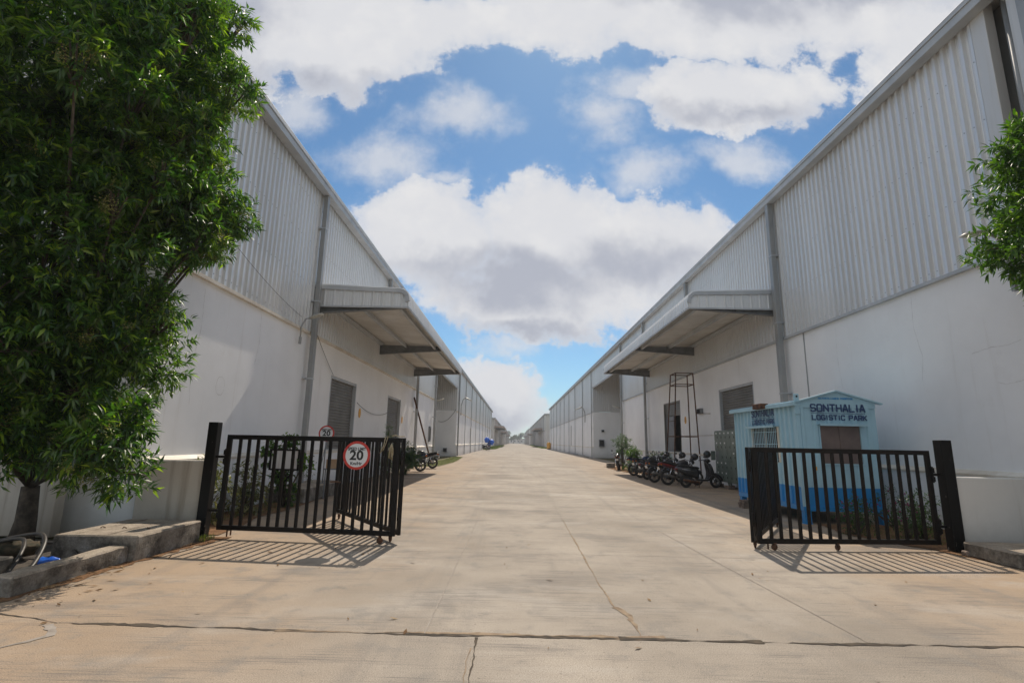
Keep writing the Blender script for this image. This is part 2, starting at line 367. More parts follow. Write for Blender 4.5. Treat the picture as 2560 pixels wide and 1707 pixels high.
LEAFB = leafmat('shrub_leaf', (0.022, 0.055, 0.018), (0.045, 0.095, 0.03), (0.10, 0.15, 0.04))
LEAFG = leafmat('grass_blade', (0.05, 0.08, 0.02), (0.10, 0.13, 0.03), (0.22, 0.22, 0.05), tr=0.3)
FLOWER = leafmat('pale_blossom', (0.16, 0.15, 0.05), (0.27, 0.25, 0.09), (0.40, 0.38, 0.16), tr=0.3)
MAGENTA = leafmat('magenta_flower', (0.20, 0.02, 0.12), (0.28, 0.03, 0.17), (0.40, 0.06, 0.26), tr=0.3)
DRYL = leafmat('dry_leaf', (0.10, 0.055, 0.03), (0.22, 0.13, 0.07), (0.40, 0.28, 0.16), 0.1, 0.8, tr=0.2)
DISTT = leafmat('distant_leaf', (0.04, 0.07, 0.04), (0.07, 0.10, 0.06), (0.12, 0.15, 0.09))

# ------------------------------------------------------------------ mesh helpers
class MB:
    def __init__(s): s.v = []; s.f = []; s.sm = []
    def add(s, vs, fs, smooth=False):
        o = len(s.v); s.v += [tuple(v) for v in vs]; s.f += [tuple(i+o for i in f) for f in fs]; s.sm += [smooth]*len(fs)
        return s
    def box(s, x0, x1, y0, y1, z0, z1):
        if x0 > x1: x0, x1 = x1, x0
        if y0 > y1: y0, y1 = y1, y0
        v = [(x0,y0,z0),(x1,y0,z0),(x1,y1,z0),(x0,y1,z0),(x0,y0,z1),(x1,y0,z1),(x1,y1,z1),(x0,y1,z1)]
        return s.add(v, [(0,3,2,1),(4,5,6,7),(0,1,5,4),(1,2,6,5),(2,3,7,6),(3,0,4,7)])
    def obox(s, c, ax, ay, az, hx, hy, hz):
        c = Vector(c); ax, ay, az = Vector(ax), Vector(ay), Vector(az); v = []
        for k in (-1, 1):
            for j, i in ((-1,-1),(-1,1),(1,1),(1,-1)):
                v.append(c + ax*hx*i + ay*hy*j + az*hz*k)
        return s.add(v, [(0,3,2,1),(4,5,6,7),(0,1,5,4),(1,2,6,5),(2,3,7,6),(3,0,4,7)])
    def bar(s, p0, p1, w, d=None, up=(0, 0, 1)):
        p0, p1 = Vector(p0), Vector(p1); d = d or w
        a = (p1-p0); L = a.length; a.normalize(); u = Vector(up)
        if abs(a.dot(u)) > 0.98: u = Vector((0, 1, 0))
        b = a.cross(u).normalized(); u = b.cross(a)
        return s.obox((p0+p1)/2, a, b, u, L/2, w/2, d/2)
    def tube(s, pts, r, n=8, smooth=True, caps=True):
        pts = [Vector(p) for p in pts]; rs = r if isinstance(r, (list, tuple)) else [r]*len(pts)
        vs = []; fs = []
        t = (pts[1]-pts[0]).normalized(); u = Vector((0, 0, 1)) if abs(t.z) < 0.9 else Vector((1, 0, 0))
        nrm = t.cross(u).normalized()
        for i, p in enumerate(pts):
            if i == 0: t = pts[1]-pts[0]
            elif i == len(pts)-1: t = pts[-1]-pts[-2]
            else: t = pts[i+1]-pts[i-1]
            t = t.normalized(); nrm = (nrm - t*nrm.dot(t)).normalized(); b = t.cross(nrm)
            for k in range(n):
                a = 2*math.pi*k/n
                vs.append(p + (nrm*math.cos(a)+b*math.sin(a))*rs[i])
        for i in range(len(pts)-1):
            for k in range(n):
                k2 = (k+1) % n
                fs.append((i*n+k, i*n+k2, (i+1)*n+k2, (i+1)*n+k))
        s.add(vs, fs, smooth)
        if caps:
            o = len(s.v)-len(vs)
            s.f.append(tuple(o+k for k in reversed(range(n)))); s.sm.append(False)
            o2 = o+(len(pts)-1)*n
            s.f.append(tuple(o2+k for k in range(n))); s.sm.append(False)
        return s
    def lathe(s, prof, c=(0,0,0), axis='z', n=20, smooth=True):
        """prof = [(r, h)]"""
        vs = []; fs = []; c = Vector(c)
        for r, h in prof:
            for k in range(n):
                a = 2*math.pi*k/n; x, y = r*math.cos(a), r*math.sin(a)
                v = (x, y, h) if axis == 'z' else ((x, h, y) if axis == 'y' else (h, x, y))
                vs.append(c+Vector(v))
        for i in range(len(prof)-1):
            for k in range(n):
                k2 = (k+1) % n; q = (i*n+k, i*n+k2, (i+1)*n+k2, (i+1)*n+k)
                fs.append(q if axis != 'y' else q[::-1])
        return s.add(vs, fs, smooth)
    def ball(s, c, r, n=12, m=8, smooth=True):
        rx, ry, rz = r if isinstance(r, (tuple, list)) else (r, r, r)
        vs = []; fs = []
        for i in range(m+1):
            th = math.pi*i/m
            for k in range(n):
                a = 2*math.pi*k/n
                vs.append((c[0]+rx*math.sin(th)*math.cos(a), c[1]+ry*math.sin(th)*math.sin(a), c[2]-rz*math.cos(th)))
        for i in range(m):
            for k in range(n):
                k2 = (k+1) % n; fs.append((i*n+k, i*n+k2, (i+1)*n+k2, (i+1)*n+k))
        return s.add(vs, fs, smooth)
    def loft(s, secs, smooth=True, caps=True):
        n = len(secs[0]); vs = [p for sct in secs for p in sct]; fs = []
        for i in range(len(secs)-1):
            for k in range(n):
                k2 = (k+1) % n; fs.append((i*n+k, i*n+k2, (i+1)*n+k2, (i+1)*n+k))
        if caps: fs.append(tuple(reversed(range(n)))); fs.append(tuple((len(secs)-1)*n+k for k in range(n)))
        return s.add(vs, fs, smooth)
    def xform(s, M):
        s.v = [tuple(M @ Vector(v)) for v in s.v]; return s
    def build(s, name, m, parent=None, bevel=0.0, fix=False):
        me = bpy.data.meshes.new(name)
        me.from_pydata(s.v, [], s.f); me.update()
        if any(s.sm): me.polygons.foreach_set('use_smooth', s.sm)
        if fix:
            b = bmesh.new(); b.from_mesh(me); bmesh.ops.remove_doubles(b, verts=b.verts, dist=1e-5); bmesh.ops.recalc_face_normals(b, faces=b.faces); b.to_mesh(me); b.free()
        me.materials.append(m)
        o = bpy.data.objects.new(name, me); col.objects.link(o)
        if parent is not None: o.parent = parent
        if bevel:
            md = o.modifiers.new('bevel', 'BEVEL'); md.width = bevel; md.segments = 2; md.limit_method = 'ANGLE'
        return o

def tag(o, label=None, cat=None, group=None, kind=None):
    if label: o['label'] = label
    if cat: o['category'] = cat
    if group: o['group'] = group
    if kind: o['kind'] = kind
    return o
def empty(name, loc=(0, 0, 0), rz=0.0, label=None, cat=None, group=None):
    o = bpy.data.objects.new(name, None); o.location = loc; o.rotation_euler = (0, 0, rz)
    o.empty_display_size = 0.2; col.objects.link(o); tag(o, label, cat, group); return o
def kids(o): return [c for c in bpy.data.objects if c.parent == o]
def copy_tree(o, parent=None):
    c = o.copy(); col.objects.link(c)
    if parent is not None: c.parent = parent
    for ch in kids(o): copy_tree(ch, c)
    return c
def text_mesh(txt, size, m, name, parent, loc, rot, off=0.0, extrude=0.002, align='CENTER', sx=1.0):
    cu = bpy.data.curves.new(name, 'FONT'); cu.body = txt; cu.size = size; cu.align_x = align; cu.align_y = 'CENTER'
    cu.offset = off; cu.extrude = extrude; cu.resolution_u = 3
    t = bpy.data.objects.new(name, cu); col.objects.link(t)
    dg = bpy.context.evaluated_depsgraph_get(); dg.update()
    me = bpy.data.meshes.new_from_object(t.evaluated_get(dg)); me.name = name
    bpy.data.objects.remove(t)
    me.materials.clear(); me.materials.append(m)
    o = bpy.data.objects.new(name, me); col.objects.link(o); o.parent = parent
    o.location = loc; o.rotation_euler = rot; o.scale = (sx, 1, 1)
    return o
def corr(mb, p0, p1, z0, z1, out, pitch=0.22, depth=0.06, u0=None, u1=None, crest=0.28, phase=0.0, zfun=None, minor=True):
    """trapezoid sheet standing from p0 to p1 (xy), ribs vertical and raised along out (xy)"""
    p0 = Vector((*p0, 0)); p1 = Vector((*p1, 0)); L = (p1-p0).length; d = (p1-p0)/L; o = Vector((*out, 0))
    a = 0.0 if u0 is None else u0; b = L if u1 is None else u1
    pr = []
    k = math.floor((a-phase)/pitch)-1
    w = pitch*crest; sl = pitch*0.075
    while True:
        s = phase+k*pitch
        if s > b+pitch: break
        pr += [(s, 0), (s+sl, depth), (s+sl+w, depth), (s+2*sl+w, 0)]
        if minor:
            q = s+2*sl+w; r = pitch-2*sl-w
            pr += [(q+r*0.30, 0), (q+r*0.36, depth*0.12), (q+r*0.44, 0), (q+r*0.62, 0), (q+r*0.68, depth*0.12), (q+r*0.76, 0)]
        k += 1
    pts = []
    for (s0, h0), (s1, h1) in zip(pr[:-1], pr[1:]):
        if s1 <= a or s0 >= b: continue
        if not pts:
            t = max(a, s0); pts.append((t, h0+(h1-h0)*(t-s0)/max(1e-9, s1-s0)))
        t = min(b, s1); pts.append((t, h0+(h1-h0)*(t-s0)/max(1e-9, s1-s0)))
    vs = []; fs = []
    for s, h in pts:
        q = p0+d*s+o*h; zt = zfun(s) if zfun else z1
        vs += [(q.x, q.y, z0), (q.x, q.y, zt)]
    flip = d.cross(Vector((0, 0, 1))).dot(o) < 0
    for i in range(len(pts)-1):
        f = (2*i, 2*i+2, 2*i+3, 2*i+1); fs.append(f[::-1] if flip else f)
    mb.add(vs, fs)

# ------------------------------------------------------------------ foliage
def leaf_template(L, W, fold=0.25, droop=0.18):
    # base, left, right, centre, tip ; leaf runs along +x
    return np.array([(0, 0, 0), (L*0.42, W/2, W*fold), (L*0.42, -W/2, W*fold), (L*0.45, 0, 0), (L, 0, -L*droop)], dtype=np.float64), \
        np.array([(0, 3, 1), (3, 4, 1), (0, 2, 3), (2, 4, 3)])
def rand_dirs(rng, n):
    v = rng.normal(size=(n, 3)); return v/np.linalg.norm(v, axis=1)[:, None]
def frames(d, rng, up=None):
    """rotation matrices whose x column is d, with roll around d"""
    n = len(d)
    ref = np.tile(np.array([0, 0, 1.0]), (n, 1)) + rng.normal(size=(n, 3))*0.45
    y = np.cross(ref, d); y /= np.linalg.norm(y, axis=1)[:, None]+1e-9
    z = np.cross(d, y)
    return np.stack([d, y, z], axis=2)
def foliage(name, blobs, m, parent, ntw, lpt, L, W, seed=1, outward=0.9, droop=0.18, shell=0.55, rise=0.0, stem=0.16, clip=None, spread=0.9):
    rng = np.random.default_rng(seed)
    vol = np.array([b[1][0]*b[1][1]*b[1][2] if isinstance(b[1], tuple) else b[1]**3 for b in blobs])**(2/3); vol = vol/vol.sum()
    idx = rng.choice(len(blobs), size=ntw, p=vol)
    c = np.array([b[0] for b in blobs], dtype=float)[idx]
    r = np.array([b[1] if isinstance(b[1], tuple) else (b[1],)*3 for b in blobs], dtype=float)[idx]
    d = rand_dirs(rng, ntw)
    rad = shell+(1-shell)*rng.random(ntw)**0.7
    # lumpy outline
    lump = 0.84+0.30*np.sin(d[:, 0]*5.1+idx*1.7)*np.sin(d[:, 1]*4.3+idx)+0.16*np.sin(d[:, 2]*7.7+idx*2.3)
    P = c+d*r*(rad*lump)[:, None]
    td = d*outward+rand_dirs(rng, ntw)*0.7+np.array([0, 0, rise]); td /= np.linalg.norm(td, axis=1)[:, None]
    if clip is not None:
        k = clip(P); P, td = P[k], td[k]; ntw = len(P)
    n = ntw*lpt
    P = np.repeat(P, lpt, 0); T = np.repeat(td, lpt, 0)
    j = np.tile(np.arange(lpt), ntw)/lpt
    base = P+T*(j*stem)[:, None]
    side = rand_dirs(rng, n); side -= T*np.sum(side*T, 1)[:, None]; side /= np.linalg.norm(side, axis=1)[:, None]+1e-9
    ld = T*(0.35+0.5*j)[:, None]+side*spread; ld[:, 2] -= 0.10
    ld /= np.linalg.norm(ld, axis=1)[:, None]
    F = frames(ld, rng)
    tv, tf = leaf_template(1, 1)
    sc_ = (0.65+0.55*rng.random(n))
    V = tv[None]*np.array([L, W, 1.0])
    V = np.repeat(V, n, 0); V[:, :, 2] = np.array([0, W*0.25, W*0.25, 0, 0])
    V[:, 4, 2] = -L*droop*(0.3+1.4*rng.random(n))
    V = V*sc_[:, None, None]
    W_ = np.einsum('nij,nkj->nki', F, V)+base[:, None, :]
    verts = W_.reshape(-1, 3); faces = (tf[None]+np.arange(n)[:, None, None]*5).reshape(-1, 3)
    return np_mesh(name, verts, faces, m, parent)
def np_mesh(name, verts, faces, m, parent=None):
    me = bpy.data.meshes.new(name)
    me.vertices.add(len(verts)); me.vertices.foreach_set('co', verts.astype(np.float32).ravel())
    me.loops.add(faces.size); me.loops.foreach_set('vertex_index', faces.astype(np.int32).ravel())
    me.polygons.add(len(faces)); me.polygons.foreach_set('loop_start', np.arange(0, faces.size, faces.shape[1], dtype=np.int32))
    me.polygons.foreach_set('loop_total', np.full(len(faces), faces.shape[1], dtype=np.int32))
    me.update(calc_edges=True); me.validate()
    me.materials.append(m)
    o = bpy.data.objects.new(name, me); col.objects.link(o)
    if parent is not None: o.parent = parent
    return o
def blades(name, pts_fn, n, h, m, seed=3, w=0.008, parent=None):
    rng = np.random.default_rng(seed); P = pts_fn(rng, n); n = len(P)
    a = rng.random(n)*6.283; hh = h*(0.5+rng.random(n)); lean = rng.normal(size=(n, 2))*0.35*hh[:, None]
    dx = np.stack([np.cos(a), np.sin(a), np.zeros(n)], 1)*w
    tip = P+np.concatenate([lean, hh[:, None]], 1)
    mid = P+np.concatenate([lean*0.35, hh[:, None]*0.6], 1)
    V = np.stack([P-dx, P+dx, mid+dx*0.7, mid-dx*0.7, tip], 1).reshape(-1, 3)
    F = np.array([(0, 1, 2), (0, 2, 3), (3, 2, 4)]); F = (F[None]+np.arange(n)[:, None, None]*5).reshape(-1, 3)
    return np_mesh(name, V, F, m, parent)

# ------------------------------------------------------------------ ground
def sheet(name, x0, x1, y0, y1, z, m, nx=1, ny=1):
    mb = MB(); mb.add([(x0, y0, z), (x1, y0, z), (x1, y1, z), (x0, y1, z)], [(0, 1, 2, 3)])
    return tag(mb.build(name, m), kind='structure')
sheet('ground', -900, 900, -300, 1500, -0.03, SCRUB)
road = MB()
road.add([(-5.06, 4.65, 0), (20, 4.65, 0), (20, 8.7, 0), (-5.06, 8.7, 0)], [(0, 1, 2, 3)])
road.add([(-6.4, 8.7, 0), (9.05, 8.7, 0), (9.05, 620, 0), (-6.4, 620, 0)], [(0, 1, 2, 3)])
road = tag(road.build('road', CONC), kind='structure')
cr = MB(); cr.add([(-40, -60, 0), (60, -60, 0), (60, 4.65, 0), (-40, 4.65, 0)], [(0, 1, 2, 3)])
crossroad = tag(cr.build('cross_road', CONC2), kind='structure')

CRACK = mat('crack_dirt', (.05, .04, .03), 0.95, 0, varied((0.03, 0.024, 0.018), (0.10, 0.075, 0.05), 9.0, 0.5))
SANDC = mat('crack_sand', (.3, .2, .13), 0.95, 0, varied((0.20, 0.14, 0.09), (0.36, 0.27, 0.18), 9.0, 0.6))
SEAM = mat('saw_cut', (.13, .11, .09), 0.95, 0, varied((0.25, 0.215, 0.18), (0.37, 0.325, 0.28), 9.0, 0.2))
def ribbon(mb, pts, w, z, jit=0.02, step=0.06, seed=0, var=0.6):
    rng = random.Random(seed); P = [Vector((*p, 0)) for p in pts]; line = []
    for a, b in zip(P[:-1], P[1:]):
        n = max(1, int((b-a).length/step))
        for i in range(n): line.append(a+(b-a)*i/n)
    line.append(P[-1]); vs = []; off = 0
    for i, p in enumerate(line):
        t = (line[min(i+1, len(line)-1)]-line[max(i-1, 0)]).normalized(); nn = Vector((-t.y, t.x, 0))
        off = off*0.85+rng.uniform(-1, 1)*jit
        ww = w*(1-var+var*2*abs(math.sin(i*0.13+seed)*math.sin(i*0.051+1.3*seed)))*rng.uniform(0.6, 1.4)
        q = p+nn*off; vs += [q+nn*ww/2+Vector((0, 0, z)), q-nn*ww/2+Vector((0, 0, z))]
    mb.add(vs, [(2*i, 2*i+1, 2*i+3, 2*i+2) for i in range(len(line)-1)])
def cracks():
    a = MB(); ribbon(a, [(-3.9, 4.74), (-2.75, 4.69), (-1.27, 4.65), (1.1, 4.66), (4.2, 4.68), (14, 4.7)], 0.030, 0.004, 0.011, 0.05, seed=3, var=0.95)
    ribbon(a, [(-6, 4.99), (-4.6, 4.93), (-3.9, 4.74)], 0.012, 0.004, 0.008, seed=5)
    ribbon(a, [(0.9, 4.675), (1.5, 4.66), (2.1, 4.668)], 0.04, 0.0045, 0.004, seed=8, var=0.9)
    a.build('crack', CRACK, road)
    s = MB(); ribbon(s, [(1.04, 11.3), (1.02, 8.2), (1.0, 6.4), (1.02, 5.5)], 0.018, 0.004, 0.006, seed=9)
    ribbon(s, [(1.02, 5.5), (1.13, 5.2), (1.1, 4.95), (1.12, 4.7)], 0.038, 0.004, 0.018, seed=11, var=0.8)
    ribbon(s, [(-2.0, 4.69), (-1.2, 4.68), (-0.6, 4.70), (0.4, 4.69), (1.3, 4.70)], 0.05, 0.0035, 0.014, seed=14, var=0.9)
    s.build('crack', SANDC, road)
    t = MB(); ribbon(t, [(1.04, 11.3), (1.2, 40), (1.3, 200)], 0.014, 0.004, 0.002, 0.5, seed=1, var=0.2)
    for x0, y0, x1, y1 in ((-0.74, 4.68, -0.8, 90), (3.0, 4.7, 2.75, 10),): ribbon(t, [(x0, y0), (x1, y1)], 0.011, 0.004, 0.002, 0.3, seed=int(y1), var=0.3)
    for y in (7.9, 16.0, 27): ribbon(t, [(-4.6, y), (8.4, y+0.03)], 0.010, 0.004, 0.002, 0.3, seed=int(y*7), var=0.3)
    t.build('seam', SEAM, road)
    c = MB(); ribbon(c, [(-0.29, 4.62), (-0.285, 3.8), (-0.27, 1.0), (-0.2, -6)], 0.020, 0.004, 0.006, 0.04, seed=21, var=0.7)
    c.build('crack', CRACK, crossroad)
    d = MB(); ribbon(d, [(-0.31, 4.4), (-0.31, 3.7), (-0.27, 1.5)], 0.03, 0.0035, 0.012, seed=31, var=0.9)
    d.build('crack', SANDC, crossroad)
    e = MB(); ribbon(e, [(-3.95, 4.68), (-3.75, 4.45), (-3.95, 4.1), (-4.6, 3.6), (-6.0, 3.0)], 0.05, 0.004, 0.02, seed=33, var=0.5)
    e.build('crack', SEAM, crossroad)
cracks()

def poly_sheet(name, pts, z, m, parent=None, seed=0, jit=0.05, step=0.2):
    rng = random.Random(seed); out = []
    for i, p in enumerate(pts):
        q = pts[(i+1) % len(pts)]; L = math.dist(p, q); n = max(1, int(L/step))
        for k in range(n):
            out.append((p[0]+(q[0]-p[0])*k/n+rng.uniform(-jit, jit), p[1]+(q[1]-p[1])*k/n+rng.uniform(-jit, jit), z))
    mb = MB(); mb.add(out, [tuple(range(len(out)))])
    return mb.build(name, m, parent)
tag(poly_sheet('soil', [(-6.28, 8.75), (-4.85, 8.8), (-4.95, 9.6), (-5.2, 10.8), (-5.1, 11.7), (-5.2, 15.0), (-6.28, 15.2)], 0.012, SOIL, seed=2, jit=0.035, step=0.12), kind='structure')
tag(poly_sheet('soil', [(6.3, 10.3), (6.45, 9.5), (6.9, 8.75), (8.93, 8.8), (8.93, 11.6), (6.5, 11.4)], 0.012, SOIL, seed=4, jit=0.035, step=0.12), kind='structure')
tag(poly_sheet('soil', [(6.5, 29.5), (6.25, 33.5), (6.4, 37.5), (8.93, 38), (8.93, 29.5)], 0.012, SOIL, seed=5, jit=0.06, step=0.25), kind='structure')
tag(poly_sheet('dirt', [(-5.05, 8.6), (-4.55, 8.65), (-4.72, 7.7), (-4.8, 6.6), (-4.82, 5.7), (-4.95, 5.1), (-5.3, 4.95), (-5.1, 5.6)], 0.005, SOIL, seed=6, jit=0.05, step=0.1), kind='structure')
tag(poly_sheet('dirt', [(6.85, 8.75), (7.0, 8.3), (7.05, 7.6), (7.5, 7.3), (9.6, 7.1), (12, 7.4), (12, 8.7)], 0.005, SOIL, seed=7, jit=0.05, step=0.1), kind='structure')

# ------------------------------------------------------------------ warehouses
def wall_boxes(mb, X0, o, y0, y1, z0, z1, openings, th=0.22):
    xa, xb = X0, X0-o*th; ys = y0
    for (a, b, za, zb) in sorted(openings):
        if a > ys: mb.box(xa, xb, ys, a, z0, z1)
        if za > z0: mb.box(xa, xb, a, b, z0, za)
        if zb < z1: mb.box(xa, xb, a, b, zb, z1)
        ys = b
    if ys < y1: mb.box(xa, xb, ys, y1, z0, z1)

def shutter(par, X0, o, y0, y1, z0, z1):
    """roller shutter set 14 cm back in its opening"""
    x = X0-o*0.14; vs = []; n = int((z1-z0)/0.10)
    s = MB(); pr = []
    for k in range(n):
        z = z0+(z1-z0)*k/n; h = (z1-z0)/n
        pr += [(z, 0), (z+h*0.12, 0.03), (z+h*0.60, 0.03), (z+h*0.85, 0)]
    pr.append((z1, 0))
    for z, d in pr: vs += [(x+o*d, y0+0.04, z), (x+o*d, y1-0.04, z)]
    fs = []
    for i in range(len(pr)-1):
        f = (2*i, 2*i+1, 2*i+3, 2*i+2); fs.append(f if o > 0 else f[::-1])
    s.add(vs, fs)
    d = s.build('shutter', SHUT, par)
    f = MB(); 
    for a, b in ((y0, y0+0.07), (y1-0.07, y1)): f.box(X0+o*0.004, X0-o*0.16, a, b, z0, z1)
    f.box(X0-o*0.02, X0-o*0.16, y0+0.07, y1-0.07, z1-0.10, z1)
    f.build('guide_rail', TRIM, d)
    b = MB(); b.box(x-o*0.0, x+o*0.04, y0+0.07, y1-0.07, z0, z0+0.08); b.build('bottom_bar', SHUT, d)
    return d

CLAD_ = CLAD
RUSTC = mat('rust_stained_sheet', (.45, .33, .27), 0.7, 0.1, varied((0.36, 0.24, 0.19), (0.56, 0.47, 0.42), 0.5, 0.1))
def canopy(par, X0, o, y0, y1, depth, zb, beams, cm=None):
    CLAD = cm or CLAD_
    xo = X0+o*depth
    # roof sheet: slopes gently down from the wall, then rolls over a ribbed bullnose
    ribs = 0.24; n = int((y1-y0)/ribs)
    prof = [(0.0, 0.70), (depth*0.35, 0.66), (depth-0.30, 0.60), (depth-0.16, 0.575), (depth-0.06, 0.50), (depth-0.005, 0.38), (depth, 0.24), (depth, 0.02)]
    vs = []; cols = []
    for k in range(n+1):
        y = y0+(y1-y0)*k/n
        for dy, h in ((0, 0), (0.02, 0.045), (0.09, 0.045), (0.11, 0)):
            if y+dy > y1+1e-6: continue
            cols.append((y+dy, h))
    m = len(prof)
    for y, h in cols:
        for (d, z) in prof:
            if d < depth-0.3: vs.append((X0+o*d, y, zb+z+h))
            else:
                t = (d-(depth-0.3))/0.3; t = min(1, max(0, t))
                a = t*math.pi/2
                vs.append((X0+o*(d+h*math.sin(a)), y, zb+z+h*math.cos(a)))
    fs = []
    for i in range(len(cols)-1):
        for j in range(m-1):
            f = (i*m+j, (i+1)*m+j, (i+1)*m+j+1, i*m+j+1); fs.append(f if o < 0 else f[::-1])
    rb = MB(); rb.add(vs, fs, False)
    cp = rb.build('canopy', CLAD, par)
    # near and far gable fascias
    for yy, od in ((y0, -1), (y1, 1)):
        g = MB()
        def zf(s, depth=depth, zb=zb):
            if s < depth-0.30: return zb+0.70-0.10*s/depth-0.05
            t = (s-(depth-0.30))/0.30
            return zb+0.24+0.34*math.sqrt(max(0, 1-t*t))-0.01
        corr(g, (X0, yy), (xo, yy), zb, 0, (0, od), 0.30, 0.03, u1=depth-0.01, zfun=zf, crest=0.10)
        g.build('gable_fascia', CLAD, cp)
        t = MB()
        pts = [(s, zf(s)) for s in [0, depth*0.5, depth-0.30, depth-0.2, depth-0.12, depth-0.05, depth]]
        for (s0, a), (s1, b) in zip(pts[:-1], pts[1:]):
            t.bar((X0+o*s0, yy+od*0.03, a-0.03), (X0+o*s1, yy+od*0.03, b-0.03), 0.05, 0.13)
        t.box(X0+o*0.01, xo, yy+od*0.02, yy+od*0.05, zb-0.02, zb+0.03)
        t.build('edge_trim', TRIM, cp)
    e = MB(); e.box(xo-o*0.02, xo+o*0.035, y0, y1, zb-0.02, zb+0.05); e.build('edge_trim', TRIM, cp)
    # ribbed soffit
    sf = MB(); vs = []; k = 0; y = y0+0.03; cl = []
    while y < y1-0.05:
        cl += [(y, 0), (y+0.16, 0), (y+0.18, 0.02), (y+0.22, 0.02)]; y += 0.24
    for y, h in cl: vs += [(X0+o*0.02, y, zb+0.42-h), (xo-o*0.05, y, zb+0.22-h)]
    fs = [(2*i, 2*i+1, 2*i+3, 2*i+2) if o < 0 else (2*i, 2*i+2, 2*i+3, 2*i+1) for i in range(len(cl)-1)]
    sf.add(vs, fs); sf.build('soffit', SOFFIT, cp)
    for fr in (0.42, 0.88) if depth > 2 else (0.5,):
        x = X0+o*depth*fr; zz = zb+0.42-0.20*fr
        p = MB(); p.box(x-0.03, x+0.03, y0+0.06, y1-0.06, zz-0.17, zz-0.03); p.box(x-0.03, x+0.07, y0+0.06, y1-0.06, zz-0.185, zz-0.17)
        p.build('purlin', TRIM, cp)
    pw = MB(); pw.box(X0+o*0.06, X0+o*0.16, y0+0.06, y1-0.06, zb+0.22, zb+0.36); pw.build('purlin', TRIM, cp)
    for yb in beams:
        b = MB()   # tapered I beam
        zt0, zt1 = zb+0.24, zb+0.20
        z0_, z1_ = zb-0.18, zb+0.02
        for (dy, half) in ((0, 0.006),):
            A = [(X0, yb-half, z0_), (xo-o*0.08, yb-half, z1_), (xo-o*0.08, yb-half, zt1), (X0, yb-half, zt0)]
            B = [(x, yb+half, z) for x, _, z in A]
            b.add(A+B, [(0, 1, 2, 3), (7, 6, 5, 4), (0, 4, 5, 1), (2, 6, 7, 3), (1, 5, 6, 2)])
        b.bar((X0, yb, z0_), (xo-o*0.08, yb, z1_), 0.16, 0.02)
        b.bar((X0, yb, zt0), (xo-o*0.08, yb, zt1), 0.16, 0.02)
        for fr in (0.03, 0.46, 0.92):
            x = X0+o*depth*fr; b.box(x-0.008, x+0.008, yb-0.075, yb+0.075, z0_+(z1_-z0_)*fr+0.01, zt0-0.02)
        b.build('beam', BEAM, cp)
    return cp

def downpipe(par, X0, o, y, z0, z1, w=0.17, d=0.15, name='downpipe', clips=True, m=None):
    p = MB(); xa = X0+o*0.135
    p.box(xa, xa+o*d, y-w/2, y+w/2, z0, z1)
    ob = p.build(name, m or PIPEM, par, bevel=0.012)
    if clips:
        z = z0+0.9
        while z < z1-0.3 and y < 60:
            c = MB(); c.box(X0+o*0.095, xa+o*(d+0.012), y-w/2-0.015, y+w/2+0.015, z, z+0.04); c.box(X0+o*0.03, X0+o*0.095, y-w/2-0.09, y+w/2+0.09, z, z+0.04)
            c.build('clamp', TRIM, ob)
            z += 2.35
    return ob

